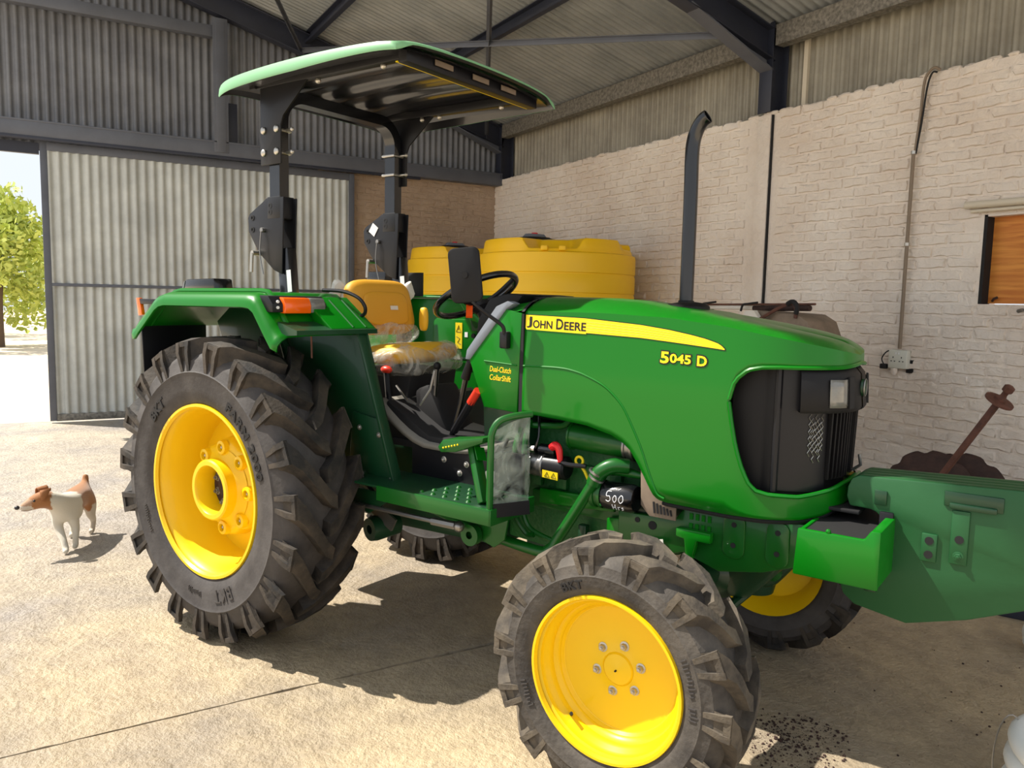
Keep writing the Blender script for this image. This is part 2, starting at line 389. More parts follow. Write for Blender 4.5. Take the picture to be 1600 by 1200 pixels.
# ---- long wall of painted brick (right)
WX0, WX1, WZ0, WZ1 = 0.61, 1.45, 1.55, 2.185      # boarded window
wr = MB()
YF = YW - 0.003                                   # painted mortar face behind the bricks
for (x0, x1, z0, z1) in ((-6.8, WX0, 0, 3.25), (WX1, 4.9, 0, 3.25), (WX0, WX1, 0, WZ0), (WX0, WX1, WZ1, 3.25)):
    wr.box(((x0 + x1) / 2, YF + 0.11, (z0 + z1) / 2), (x1 - x0, 0.22, z1 - z0))
wall_r = wr.build('wall_right', 'wall_paint', smooth=0); tag(wall_r, 'cream painted rough brick wall behind the tractor', 'wall', kind='structure')
BL, BH = 0.236, 0.0862
def brick_mesh(seed, l, h, d=0.05, proud=0.019):
    rnd = random.Random(seed); nx, nz = 4, 2; b = MB()
    # a lumpy painted brick: domed front with soft edges, sides running back into the wall
    rows = []
    for k in range(nz + 3):
        row = []
        for i in range(nx + 3):
            fx = [0, 0.05, 0.3, 0.5, 0.72, 0.95, 1][i]; fz = [0, 0.14, 0.5, 0.86, 1][k]
            edge = i in (0, nx + 2) or k in (0, nz + 2)
            y = (0.012 if edge else -proud * (0.55 + 0.6 * rnd.random()))
            jx = (0 if edge else (rnd.random() - 0.5) * 0.02); jz = (0 if edge else (rnd.random() - 0.5) * 0.014)
            ez = (rnd.random() - 0.5) * 0.006 if k in (0, nz + 2) else 0
            row.append((l * (fx - 0.5) + jx, y, h * (fz - 0.5) + jz + ez))
        rows.append(row)
    b.grid(rows); return b
BV = [brick_mesh(s, BL - 0.010, BH - 0.007) for s in range(9)]
BHALF = [brick_mesh(100 + s, BL / 2 - 0.010, BH - 0.007) for s in range(3)]
bm_full = [b.mesh('brick', smooth=50) for b in BV]; bm_half = [b.mesh('brick', smooth=50) for b in BHALF]
for me in bm_full + bm_half: me.materials.append(MATS['wall_paint'])
def cam_px(p):
    v = Vector(p) - cam.matrix_world.translation; z = v.dot(fw)
    return 800 + 1230.73 * v.dot(r2) / z, 600 + 1230.73 * v.dot(d2) / z, z
cand = []
ncz = 38
rb = random.Random(5)
for k in range(ncz):
    z = (k + 0.5) * 3.27 / ncz
    x = -6.6 - (BL / 2 if k % 2 else 0)
    while x < 2.4:
        xc = x + BL / 2
        x += BL
        if -1.56 - 0.09 < xc < -1.36 + 0.09: continue
        if WX0 - 0.11 < xc < WX1 + 0.1 and WZ0 - 0.035 < z < WZ1 + 0.035: continue
        if z > 3.2 and rb.random() < 0.05: continue
        cand.append((xc, z + (rb.random() - 0.5) * 0.006, rb.randrange(9)))
vis = []
for (x, z, v) in cand:
    px, py, d = cam_px((x, YW, z))
    hid = (740 < px < 1360 and py > 500) or (px < 640) or py > 740 or px > 1640 or (640 < px < 995 and py > 400)
    vis.append((hid, d, x, z, v))
vis.sort()
rest = MB()
for i, (hid, d, x, z, v) in enumerate(vis):
    y = YW + (rb.random() - 0.5) * 0.006
    if i < 300 and not hid:
        o = link('brick', bm_full[v], None, wall_r, (x, y, z)); o.rotation_euler = (0, (rb.random() - 0.5) * 0.02, 0)
    else: rest.add([(x + a, y + b, z + c) for a, b, c in BV[v].v], BV[v].f)
o = rest.build('brick_courses', 'wall_paint', wall_r, smooth=50, weld=False); o['kind'] = 'stuff'
# painted strip of the steel column let into the brickwork
MB().box((-1.452, YW - 0.014, 1.63), (0.15, 0.04, 3.24)).build('column_strip', 'wall_paint', wall_r, bevel=0.004)
MB().box((-1.366, YW - 0.014, 1.62), (0.014, 0.02, 3.24)).build('dark_gap', 'black_matte', wall_r)
# rough mortar crumbs along the top course
top = MB()
for i in range(140):
    x = -6.5 + 8.6 * rb.random(); s_ = 0.012 + 0.03 * rb.random()
    top.sphere((x, YW + 0.05 * rb.random(), 3.262), s_, 6, 4, (1.8, 1, 0.6))
o = top.build('mortar_crumb', 'wall_paint', wall_r); o['kind'] = 'stuff'
# cladding above the brick, set back on the outer side
x = -6.8; i = 0
while x < 4.6:
    sheet((x, YW + 0.205, 0), (1, 0, 0), (0, 0, 1), 10, (0, 1, 0), 3.18, 4.12, rows=1, amp=0.019).build('cladding_sheet', 'sheet_side', wall_r, smooth=60, recalc=False); x += 0.895
MB().box((-1.18, YW + 0.17, 3.66), (0.045, 0.03, 0.86)).build('sheet_edge_trim', 'pipe_cream', wall_r)

# boarded window
w1 = MB().box((1.03, YF + 0.1, 1.867), (0.83, 0.03, 0.62)).build('window_1', 'wood_board'); tag(w1, 'orange plywood board closing the window recess', 'window', kind='structure')
MB().box((WX0 + 0.012, YF + 0.052, 1.867), (0.024, 0.105, 0.63)).build('window_frame', 'black_matte', w1)
MB().box((1.03, YF + 0.052, WZ1 - 0.008), (0.83, 0.105, 0.016)).build('window_frame', 'wall_paint', w1)
MB().tube([(0.67, YF + 0.075, 1.575), (0.69, YF + 0.055, 1.59), (0.715, YF + 0.055, 1.60)], 0.009, 6).build('latch', 'rust_dark', w1)
MB().cyl((0.90, YW - 0.02, 1.508), (0.935, YW - 0.03, 1.515), 0.012).tube([(0.875, YW, 1.512), (0.9, YW - 0.02, 1.5), (0.95, YW - 0.02, 1.52)], 0.008, 6).build('bracket', 'steel', w1)

# ---- back wall: brick at the right, cladding above, sliding door
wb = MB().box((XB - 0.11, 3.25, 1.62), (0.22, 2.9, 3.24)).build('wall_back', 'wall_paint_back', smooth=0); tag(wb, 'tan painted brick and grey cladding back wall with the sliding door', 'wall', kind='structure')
bm_b = []
for me in bm_full:
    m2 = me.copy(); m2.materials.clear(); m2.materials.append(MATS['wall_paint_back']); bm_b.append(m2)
nb = 0; restb = MB()
for k in range(ncz):
    z = (k + 0.5) * 3.24 / ncz; y = 1.95 - (BL / 2 if k % 2 else 0)
    while y < 4.42:
        yc = y + BL / 2; y += BL
        if yc > 4.36 or yc < 1.9: continue
        v = rb.randrange(9)
        if z > 1.3 and yc > 2.2:
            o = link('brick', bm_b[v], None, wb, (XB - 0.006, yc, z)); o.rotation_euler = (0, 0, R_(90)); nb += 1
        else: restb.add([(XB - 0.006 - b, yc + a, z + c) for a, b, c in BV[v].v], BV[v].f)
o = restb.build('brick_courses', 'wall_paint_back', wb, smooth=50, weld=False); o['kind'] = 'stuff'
y = Y_OPEN - 0.1; i = 0
while y < 4.6:
    y0 = y
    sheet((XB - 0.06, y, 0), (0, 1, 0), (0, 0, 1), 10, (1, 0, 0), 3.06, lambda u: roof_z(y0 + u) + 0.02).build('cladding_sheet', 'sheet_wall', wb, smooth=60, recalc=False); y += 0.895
# header beam with the door track, girt and mullion
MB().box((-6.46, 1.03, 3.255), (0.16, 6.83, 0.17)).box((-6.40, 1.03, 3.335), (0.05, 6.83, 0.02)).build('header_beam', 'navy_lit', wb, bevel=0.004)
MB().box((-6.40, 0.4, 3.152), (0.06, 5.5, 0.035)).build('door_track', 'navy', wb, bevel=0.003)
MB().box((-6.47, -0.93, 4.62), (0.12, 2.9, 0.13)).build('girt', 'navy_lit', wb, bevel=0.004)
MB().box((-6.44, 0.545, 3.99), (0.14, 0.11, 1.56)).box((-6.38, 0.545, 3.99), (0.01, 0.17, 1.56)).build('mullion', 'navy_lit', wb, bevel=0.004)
MB().box((-6.50, 0.69, 3.55), (0.05, 0.12, 0.55)).build('cover_plate', 'navy', wb, bevel=0.003)
MB().box((-6.52, -1.87, 3.06), (0.06, 1.02, 0.12)).build('opening_lintel', 'navy', wb)
# sliding door
dr = empty('door_1', (-6.5, 0.44, 0)); tag(dr, 'corrugated steel sliding door in a dark frame, pushed half open', 'door', kind='structure')
def dpart(n, m, c, d, **k): return MB().box((c[0], c[1] - 0.44, c[2]), d).build(n, m, dr, **k)
for yy in (-1.32, 2.205): dpart('stile', 'navy_lit', (0, yy, 1.58), (0.06, 0.07, 3.11), bevel=0.004)
dpart('rail', 'navy_lit', (0, 0.44, 3.09), (0.06, 3.46, 0.09), bevel=0.004)
dpart('rail', 'navy_lit', (0.012, 0.44, 1.575), (0.03, 3.46, 0.035), bevel=0.003)
dpart('rail', 'galv_dirty', (0.0, 0.44, 0.06), (0.05, 3.46, 0.08), bevel=0.003)
for j in range(4):
    for (a, b) in ((0.06, 1.60), (1.55, 3.06)):
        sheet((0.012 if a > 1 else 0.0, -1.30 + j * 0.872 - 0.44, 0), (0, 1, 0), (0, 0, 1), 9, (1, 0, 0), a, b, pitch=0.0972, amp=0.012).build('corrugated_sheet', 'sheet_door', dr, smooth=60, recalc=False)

# ---- roof: sheets under one skin, purlins, braces, two portal frames
def rp(x, y, off=0.0): return Vector((x, y, roof_z(y) - off))
sk = MB().grid([[rp(-6.9, Y_ROOF, -0.05), rp(4.4, Y_ROOF, -0.05)], [rp(-6.9, 4.85, -0.05), rp(4.4, 4.85, -0.05)]]).build('ceiling', 'sheet_roof', smooth=0); tag(sk, 'pale corrugated roof sheets sloping over the shed', 'ceiling', kind='structure')
sl = Vector((0, 1, -0.278)).normalized(); nr = Vector((0, 0.278, 1)).normalized(); LEN = (4.85 - Y_ROOF) / sl.y
x = -6.88
while x < 4.2:
    sheet(rp(x, Y_ROOF), (1, 0, 0), sl, 10, nr, 0, LEN).build('roof_sheet', 'sheet_roof', sk, smooth=60, recalc=False); x += 0.895
def purlin(yc, x0, x1, name, m, label, h=0.13):
    z = roof_z(yc) - 0.02
    b = MB(); L_ = x1 - x0; cx = (x0 + x1) / 2
    b.box((cx, yc, z - h / 2), (L_, 0.008, h)).box((cx, yc - 0.03, z), (L_, 0.06, 0.008)).box((cx, yc - 0.03, z - h), (L_, 0.06, 0.008)).box((cx, yc - 0.06, z - h + 0.012), (L_, 0.006, 0.024))
    o = b.build(name, m); tag(o, label, 'purlin'); return o
purlin(2.98, -6.55, 4.3, 'roof_purlin', 'navy', 'dark steel purlin crossing the roof above the canopy')
purlin(1.64, -6.55, 4.3, 'roof_purlin', 'navy', 'dark steel purlin rising from the bracing joint at the gable rafter')
b = MB(); z = 4.03
for (x0, x1, lab) in ((-6.35, -1.56, 'dusty galvanised eave channel between the far gable and the pale column'), (-1.35, 4.2, 'dusty galvanised eave channel at the top right, above the conduit')):
    b = MB(); cx = (x0 + x1) / 2; ll = x1 - x0
    b.box((cx, 4.41, z - 0.1), (ll, 0.01, 0.17)).box((cx, 4.46, z - 0.185), (ll, 0.11, 0.01)).box((cx, 4.46, z - 0.016), (ll, 0.11, 0.01))
    tag(b.build('eave_purlin', 'galv_dirty'), lab, 'purlin')
def brace(p, q, label):
    b = MB().bar(p, q, 0.055, 0.008).bar(Vector(p) + Vector((0, 0, -0.027)), Vector(q) + Vector((0, 0, -0.027)), 0.008, 0.055)
    tag(b.build('roof_brace', 'navy_lit', bevel=0.002), label, 'brace')
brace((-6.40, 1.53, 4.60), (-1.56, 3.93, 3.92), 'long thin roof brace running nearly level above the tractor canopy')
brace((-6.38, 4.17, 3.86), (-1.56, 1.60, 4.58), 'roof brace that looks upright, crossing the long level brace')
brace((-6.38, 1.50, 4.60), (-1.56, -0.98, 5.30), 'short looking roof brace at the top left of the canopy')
def ibeam(b, p, q, h, wd, side):                       # side: lateral axis
    p = Vector(p); q = Vector(q); d = (q - p).normalized(); s_ = Vector(side); n = d.cross(s_).normalized()
    b.bar(p, q, 0.012, h, up=n); 
    for e in (-1, 1): b.bar(p + n * (e * h / 2), q + n * (e * h / 2), wd, 0.012, up=n)
def portal(xc, label):
    root = empty('portal_frame', (xc, 4.55, 0)); tag(root, label, 'steel frame', 'portal frames')
    off = Vector((xc, 4.55, 0))
    def P(y, z): return Vector((0, y - 4.55, z))
    b = MB(); ibeam(b, P(4.52, 3.27), P(4.52, 4.06), 0.2, 0.15, (1, 0, 0)); b.build('column', 'navy', root, bevel=0.002)
    yr0, yr1 = Y_ROOF + 0.05, 4.5
    b = MB(); ibeam(b, P(yr0, roof_z(yr0) - 0.19), P(yr1, roof_z(yr1) - 0.19), 0.25, 0.15, (1, 0, 0)); b.build('rafter', 'navy', root, bevel=0.002)
    b = MB(); b.bar(P(3.42, roof_z(3.42) - 0.31), P(4.43, 3.64), 0.15, 0.014, up=(0, 0, 1))
    b.add([(-0.006, -1.13, roof_z(3.42) - 0.31), (-0.006, -0.12, 3.64), (-0.006, -0.12, roof_z(4.43) - 0.3),
           (0.006, -1.13, roof_z(3.42) - 0.31), (0.006, -0.12, 3.64), (0.006, -0.12, roof_z(4.43) - 0.3)], [(0, 1, 2), (3, 5, 4), (0, 3, 4, 1), (1, 4, 5, 2), (2, 5, 3, 0)])
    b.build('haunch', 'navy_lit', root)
    return root
portal(-6.45, 'navy steel frame against the far gable wall'); portal(-1.455, 'navy steel frame with a haunch above the pale column strip')
# ================================================================ the tractor (x forward, y to its left, z up; origin under the rear axle)
TR = empty('tractor', (0, 0, 0), HEAD)
tag(TR, 'green farm tractor with yellow wheels, sun canopy and front weights', 'tractor')
def part(b, name, m, parent=TR, label=None, **kw):
    o = b.build(name, m, parent, **kw)
    if label: o['label'] = label
    return o
def poly_arc(cx, cz, r, a0, a1, n): return [(cx + r * math.cos(R_(a0 + (a1 - a0) * i / n)), cz + r * math.sin(R_(a0 + (a1 - a0) * i / n))) for i in range(n + 1)]

# ---------------------------------------------------------------- wheels
def tyre(yc, out, Rt, Wd, rim_r, ring_r, nl, lug_h, sweep, zc, xc, name, m_body, m_lug, hw):
    """out = -1 when the outer face looks to -y. returns the tyre body (with the lugs as its child)"""
    h = Wd / 2; Rc = Rt - lug_h
    prof = [(rim_r - 0.006, h * 0.80), (rim_r + 0.012, h * 0.90), ((rim_r + ring_r) / 2, h * 0.985), (ring_r - 0.012, h * 0.99), (ring_r, h * 1.02), (ring_r + 0.006, h * 0.985), ((ring_r + Rc) / 2, h * 0.955), (Rc - 0.028, h * 0.87), (Rc - 0.010, h * 0.72), (Rc, h * 0.4), (Rc + 0.003, 0)]
    prof = prof + [(r, -y) for r, y in prof[:-1][::-1]]
    b = MB().lathe(prof, (xc, yc, zc), (0, 1, 0), 72, closedp=True)
    body = part(b, name, m_body, smooth=40)
    lb = MB()
    def pt(y, r, a): return (xc + r * math.cos(a), yc + y, zc + r * math.sin(a))
    step = 2 * math.pi / nl
    for sd in (-1, 1):
        for k in range(nl):
            a0 = k * step + (step / 2 if sd > 0 else 0) + 0.05
            def sec(y, r, rb, dphi, w):               # four corners
                a = a0 + dphi; dw = w / r
                return [pt(sd * y, r, a - dw), pt(sd * y, r, a + dw), pt(sd * y, rb, a + dw * 1.25), pt(sd * y, rb, a - dw * 1.25)]
            S = [sec(-0.02 * h * 5, Rt - 0.001, Rc - 0.01, 0, hw * 0.75), sec(0.02, Rt, Rc - 0.01, sweep * 0.12, hw * 0.9), sec(h * 0.42, Rt - 0.001, Rc - 0.012, sweep * 0.45, hw),
                 sec(h * 0.75, Rt - 0.004, Rc - 0.02, sweep * 0.82, hw * 1.1), sec(h * 0.95, Rt - 0.016, Rc - 0.05, sweep, hw * 1.25)]
            vs = [p for s_ in S for p in s_]; fs = []
            for i in range(len(S) - 1):
                for j in range(4): fs.append((i * 4 + j, i * 4 + (j + 1) % 4, (i + 1) * 4 + (j + 1) % 4, (i + 1) * 4 + j))
            fs += [(3, 2, 1, 0), tuple((len(S) - 1) * 4 + j for j in range(4))]
            lb.add(vs, fs)
            # the shoulder splits into two ribs with a pocket between them
            for e in (-1, 1):
                a = a0 + sweep; rr = [(h * 0.90, h * 1.0, Rt - 0.018, e * hw * 1.0, hw * 0.34), (h * 0.92, h * 1.04, (Rt + ring_r) / 2 + 0.01, e * hw * 0.92, hw * 0.30), (h * 0.95, h * 1.0, ring_r + 0.004, e * hw * 0.62, hw * 0.26)]
                vs = []
                for (y0, y1, r, off, w) in rr:
                    for (yy, ww) in ((y1, -w), (y1, w), (y0, w), (y0, -w)): vs.append(pt(sd * yy, r, a + (off + ww) / r))
                fs = []
                for i in range(2):
                    for j in range(4): fs.append((i * 4 + j, i * 4 + (j + 1) % 4, (i + 1) * 4 + (j + 1) % 4, (i + 1) * 4 + j))
                fs += [(3, 2, 1, 0), (8, 9, 10, 11)]
                lb.add(vs, fs)
            a = a0 + sweep
            r = Rt - 0.02; w = hw * 1.3
            lb.add([pt(sd * yy, rr_, a + ww / r) for yy in (h * 0.90, h * 1.0) for rr_ in (r - 0.018, r + 0.002) for ww in (-w, w)], [(0, 1, 3, 2), (4, 6, 7, 5), (0, 4, 5, 1), (2, 3, 7, 6), (0, 2, 6, 4), (1, 5, 7, 3)])
    part(lb, 'tread_lugs', m_lug, body, bevel=0.0, smooth=30)
    return body
def side_text(body, txt, xc, zc, yface, out, r, a_mid, width, hgt, m='letter', th=0.004, bold=0.02, spacing=1.1):
    # reads clockwise for a viewer looking at the outer face
    def fn(x, y, l):
        ph = R_(a_mid) - out * 0 - (x - width / 2) / r if out < 0 else R_(a_mid) + (x - width / 2) / r
        rr = r - hgt / 2 + y
        return (xc + rr * math.cos(ph), yface + out * l, zc + rr * math.sin(ph))
    lettering('sidewall_lettering', txt, m, body, fn, width, bold=bold, spacing=spacing, height=hgt, th=th)
def side_marks(body, xc, zc, yface, out, r, runs):        # worn raised marks too faint to read
    rn = random.Random(int(r * 1000)); b = MB()
    for (am, ln) in runs:
        n = int(ln / 0.011)
        for k in range(n):
            a = R_(am) + (k - n / 2) * 0.011 / r; h = 0.006 + 0.008 * rn.random(); c = rn.uniform(-0.003, 0.003)
            b.bar((xc + (r - h + c) * math.cos(a), yface, zc + (r - h + c) * math.sin(a)), (xc + (r + h + c) * math.cos(a + 0.004), yface, zc + (r + h + c) * math.sin(a + 0.004)), 0.006, 0.0035, up=(math.sin(a), 0.02, -math.cos(a)))
    o = part(b, 'sidewall_marks', 'rubber', body); o['kind'] = 'stuff'
def hexbolt(b, c, ax, r, l):
    b.lathe([(r, 0), (r, l * 0.6), (r * 0.86, l * 0.7)], c, ax, 6, caps=True); b.lathe([(r * 1.5, 0), (r * 1.5, l * 0.15), (r * 1.3, l * 0.2)], c, ax, 14, caps=True)
    b.lathe([(r * 0.5, l * 0.6), (r * 0.5, l), (r * 0.35, l * 1.05)], c, ax, 10, caps=True)

def rear_wheel(out):
    yc = out * 0.690; xc, zc = 0, 0.662
    t = tyre(yc, out, 0.662, 0.355, 0.376, 0.513, 19, 0.052, R_(20), zc, xc, 'rear_wheel', 'rubber', 'rubber_lug', 0.036)
    t['label'] = 'large rear tractor tyre on a yellow rim'
    yf = out * 0.852; i = -out                       # i: inward direction along y
    prof = [(0.357, 0.012), (0.3645, 0.0), (0.376, 0.0), (0.378, 0.012), (0.366, 0.022), (0.352, 0.034), (0.350, 0.06), (0.338, 0.078), (0.336, 0.13), (0.322, 0.15), (0.318, 0.235), (0.31, 0.25)]
    part(MB().lathe([(r, h) for r, h in prof], (xc, yf, zc), (0, i, 0), 72), 'rim', 'yellow', t, smooth=50)
    part(MB().lathe([(0.325, 0.225), (0.27, 0.215), (0.20, 0.195), (0.0001, 0.195)], (xc, yf, zc), (0, i, 0), 48), 'wheel_disc', 'yellow', t, smooth=50)
    # far side of the barrel
    part(MB().lathe([(0.318, 0.235), (0.336, 0.27), (0.35, 0.29), (0.376, 0.325)], (xc, yf, zc), (0, i, 0), 48), 'inner_rim', 'yellow', t, smooth=50)
    # lobed hub casting with an open sleeve
    hb = MB(); n = 96; rows = []
    for (dr, hh) in ((0.012, 0.2), (0.0, 0.135), (-0.018, 0.118), (-0.05, 0.112)):
        row = []
        for k in range(n + 1):
            a = 2 * math.pi * k / n; lob = 0.196 + 0.016 * (0.5 + 0.5 * math.cos(8 * a)) ** 0.7 * 1.2 + dr
            row.append((xc + lob * math.cos(a), yf + i * hh, zc + lob * math.sin(a)))
        rows.append(row)
    hb.grid(rows)
    hb.lathe([(0.17, 0.112), (0.145, 0.10), (0.132, 0.085), (0.132, 0.042), (0.126, 0.036), (0.108, 0.036), (0.102, 0.045), (0.102, 0.15)], (xc, yf, zc), (0, i, 0), 48)
    for k in range(8):
        a = 2 * math.pi * k / 8; c = (xc + 0.178 * math.cos(a), yf + i * 0.118, zc + 0.178 * math.sin(a))
        hb.lathe([(0.034, 0), (0.030, 0.022), (0.018, 0.025), (0.015, 0.006), (0.001, 0.006)], c, (0, -i, 0), 14)
    part(hb, 'hub_casting', 'yellow', t, smooth=40)
    for k in range(8):
        a = 2 * math.pi * k / 8; bb = MB(); hexbolt(bb, (xc + 0.178 * math.cos(a), yf + i * 0.115, zc + 0.178 * math.sin(a)), (0, -i, 0), 0.010, 0.016)
        part(bb, 'wheel_bolt', 'zinc', t)
    part(MB().lathe([(0.102, 0.13), (0.06, 0.128), (0.05, 0.115), (0.0001, 0.115)], (xc, yf, zc), (0, i, 0), 32), 'axle_flange', 'rust_dark', t, smooth=40)
    for k in range(8):
        a = 2 * math.pi * (k + 0.5) / 8; bb = MB(); hexbolt(bb, (xc + 0.08 * math.cos(a), yf + i * 0.13, zc + 0.08 * math.sin(a)), (0, -i, 0), 0.012, 0.02); part(bb, 'axle_nut', 'galv_dirty', t)
    ys = yc + out * (0.355 / 2) * 0.985
    side_text(t, 'FARM 2000', xc, zc, ys, out, 0.445, 38 if out < 0 else 142, 0.36, 0.040, bold=0.03)
    side_text(t, 'BKT', xc, zc, ys, out, 0.447, 133, 0.13, 0.046, bold=0.03)
    side_text(t, 'BKT', xc, zc, ys, out, 0.447, -68, 0.13, 0.056, m='rubber', bold=0.0)
    side_marks(t, xc, zc, ys, out, 0.447, ((205, 0.14), (-95, 0.10)))
    return t
rear_wheel(-1); rear_wheel(1)

def front_wheel(out):
    yc = out * 0.706; xc, zc = 1.943, 0.409
    t = tyre(yc, out, 0.409, 0.214, 0.248, 0.308, 14, 0.036, R_(21), zc, xc, 'front_wheel', 'rubber_dust' if out < 0 else 'rubber', 'rubber_dust_lug' if out < 0 else 'rubber_lug', 0.029)
    t['label'] = 'smaller front tractor tyre on a yellow disc wheel'
    yf = out * 0.806; i = -out
    part(MB().lathe([(0.235, 0.012), (0.24, 0.0), (0.248, 0.0), (0.250, 0.01), (0.240, 0.016), (0.229, 0.022), (0.226, 0.04), (0.216, 0.048), (0.213, 0.07), (0.200, 0.078), (0.197, 0.095), (0.188, 0.10)], (xc, yf, zc), (0, i, 0), 72), 'rim', 'yellow', t, smooth=50)
    part(MB().lathe([(0.198, 0.088), (0.19, 0.1), (0.15, 0.106), (0.10, 0.104), (0.056, 0.100), (0.052, 0.098), (0.05, 0.1), (0.046, 0.094), (0.0001, 0.084)], (xc, yf, zc), (0, i, 0), 64), 'wheel_disc', 'yellow', t, smooth=30)
    part(MB().lathe([(0.188, 0.1), (0.2, 0.13), (0.215, 0.16), (0.248, 0.2)], (xc, yf, zc), (0, i, 0), 48), 'inner_rim', 'yellow', t, smooth=50)
    for k in range(6):
        a = 2 * math.pi * k / 6 + R_(17); bb = MB(); hexbolt(bb, (xc + 0.076 * math.cos(a), yf + i * 0.104, zc + 0.076 * math.sin(a)), (0, -i, 0), 0.0105, 0.02); part(bb, 'wheel_bolt', 'zinc', t)
    part(MB().cyl((xc, yf + i * 0.085, zc), (xc, yf + i * 0.078, zc), 0.003, seg=8), 'centre_mark', 'black_matte', t)
    a = R_(232); c = Vector((xc + 0.215 * math.cos(a), yf + i * 0.055, zc + 0.215 * math.sin(a)))
    part(MB().cyl(c, c + Vector((-0.022 * math.cos(a), out * 0.022, -0.022 * math.sin(a))), 0.006, 0.005, 8), 'valve', 'black_matte', t)
    ys = yc + out * (0.214 / 2) * 0.985
    side_text(t, 'BKT', xc, zc, ys, out, 0.284, 112, 0.075, 0.026, bold=0.02)
    side_marks(t, xc, zc, ys, out, 0.284, ((20, 0.12), (0, 0.05), (205, 0.09)))
    return t
front_wheel(-1); front_wheel(1)

# ---------------------------------------------------------------- bonnet
def hood_outline():
    pts = [(1.0 + 1.05 * i / 42, -0.28) for i in range(43)]
    for k in range(1, 61):
        t = math.pi / 2 * k / 60; pts.append((2.05 + 0.365 * math.sin(t) ** (2 / 2.6), -0.28 * math.cos(t) ** (2 / 2.6)))
    return pts
HO = hood_outline(); HS = [0.0]
for i in range(1, len(HO)): HS.append(HS[-1] + math.dist(HO[i], HO[i - 1]))
SC_ = HS[-1]
def ho(s):
    if s > SC_: x, y = ho(2 * SC_ - s); return (x, -y)
    for i in range(len(HS) - 1):
        if HS[i] <= s <= HS[i + 1] + 1e-9:
            t = (s - HS[i]) / (HS[i + 1] - HS[i]); return (HO[i][0] + t * (HO[i + 1][0] - HO[i][0]), HO[i][1] + t * (HO[i + 1][1] - HO[i][1]))
    return HO[-1]
def hn(s):                                            # outward normal in plan
    a = ho(max(s - 0.004, 0)); b = ho(min(s + 0.004, 2 * SC_)); t = Vector((b[0] - a[0], b[1] - a[1])).normalized(); return Vector((t.y, -t.x))
def interp(T, s):
    if s <= T[0][0]: return T[0][1]
    for (a, b), (c, d) in zip(T, T[1:]):
        if s <= c: t = (s - a) / (c - a); return b + (d - b) * t
    return T[-1][1]
LOW = [(0.24, 1.073), (0.43, 1.065), (0.554, 1.055), (0.656, 1.032), (0.70, 1.012), (0.734, 0.986), (0.774, 0.93), (0.800, 0.885), (0.825, 0.845), (0.846, 0.829), (0.88, 0.824), (1.09, 0.821), (1.207, 0.823), (1.315, 0.83), (1.394, 0.845), (1.478, 0.872), (SC_, 0.885)]
SHO = [(0.0, 1.462), (0.6, 1.464), (0.85, 1.455), (1.06, 1.432), (1.29, 1.392), (1.45, 1.365), (SC_, 1.35)]        # where the side starts to roll over
TOPC = [(0.0, 1.512), (0.75, 1.506), (0.95, 1.488), (1.06, 1.468), (1.29, 1.43), (1.45, 1.405), (SC_, 1.392)]     # height of the roof of the bonnet beside the crown
GT = [(1.082, 1.195), (1.086, 1.23), (1.101, 1.265), (1.138, 1.298), (1.18, 1.308), (1.231, 1.311), (1.45, 1.315), (SC_, 1.325)]
GB = [(1.082, 1.195), (1.09, 1.146), (1.112, 1.044), (1.137, 0.974), (1.158, 0.935), (1.18, 0.913), (1.22, 0.905), (1.311, 0.905), (1.404, 0.925), (1.48, 0.945), (SC_, 0.955)]
def P3(s, z, lift=0.0):
    x, y = ho(s); n = hn(s); 
    # the side leans in slightly towards the shoulder
    lean = -0.012 * max(0, (z - 1.2) / 0.26)
    return Vector((x + n.x * (lift + lean), y + n.y * (lift + lean), z))
def s_list(a, b, n): return [a + (b - a) * i / n for i in range(n + 1)]
def hood_panel(name, ss, zlo, zhi, nz, parent, m='green', t=0.012):
    b = MB()
    for mir in (0, 1):
        rows = [[P3(s, zlo(s) + (zhi(s) - zlo(s)) * k / nz) for k in range(nz + 1)] for s in ss]
        c = MB().grid(rows)
        if mir: c.mirror_y()
        b.add(c.v, c.f)
    o = part(b, name, m, parent, smooth=40); return o
SEAM = 0.262
# upper shell: sides behind the grille, strip over the grille, and the roof
hb = MB()
ssA = s_list(SEAM, 1.0, 60) + [1.03, 1.05, 1.065, 1.075, 1.082]
ssB = [1.082, 1.084, 1.088, 1.094, 1.101, 1.11, 1.12, 1.137, 1.158, 1.18, 1.2, 1.22] + s_list(1.24, SC_, 26)
def side(ss, lo, hi, nz): return MB().grid([[P3(s, lo(s) + (hi(s) - lo(s)) * k / nz) for k in range(nz + 1)] for s in ss])
ZC = [(1.0, 1.524), (1.5, 1.520), (1.65, 1.512), (1.77, 1.496), (1.911, 1.480), (2.047, 1.453), (2.175, 1.427), (2.299, 1.399), (2.377, 1.370)]   # crown line
def shoulder_rows(ss):
    rows = []
    for s in ss:
        z0 = interp(SHO, s); zt = interp(TOPC, s); x0, y0 = ho(s); p = P3(s, z0)
        # centre-line target of this rib; at the nose the ribs fan back
        xc_ = x0 if s < 0.95 else min(x0, 1.95 + 0.38 * (s - 0.95) / (SC_ - 0.95))
        zc_ = interp(ZC, xc_)
        C_ = Vector((xc_, 0, zc_)); row = []
        for k in range(13):
            t = k / 12; 
            # quick roll-over then a gentle crown
            hxy = 1 - (1 - t) ** 1.35 if False else t
            q = p.lerp(C_, t); q.z = z0 + (zc_ - z0) * (1 - (1 - t) ** 3.2)
            row.append(q)
        rows.append(row)
    return rows
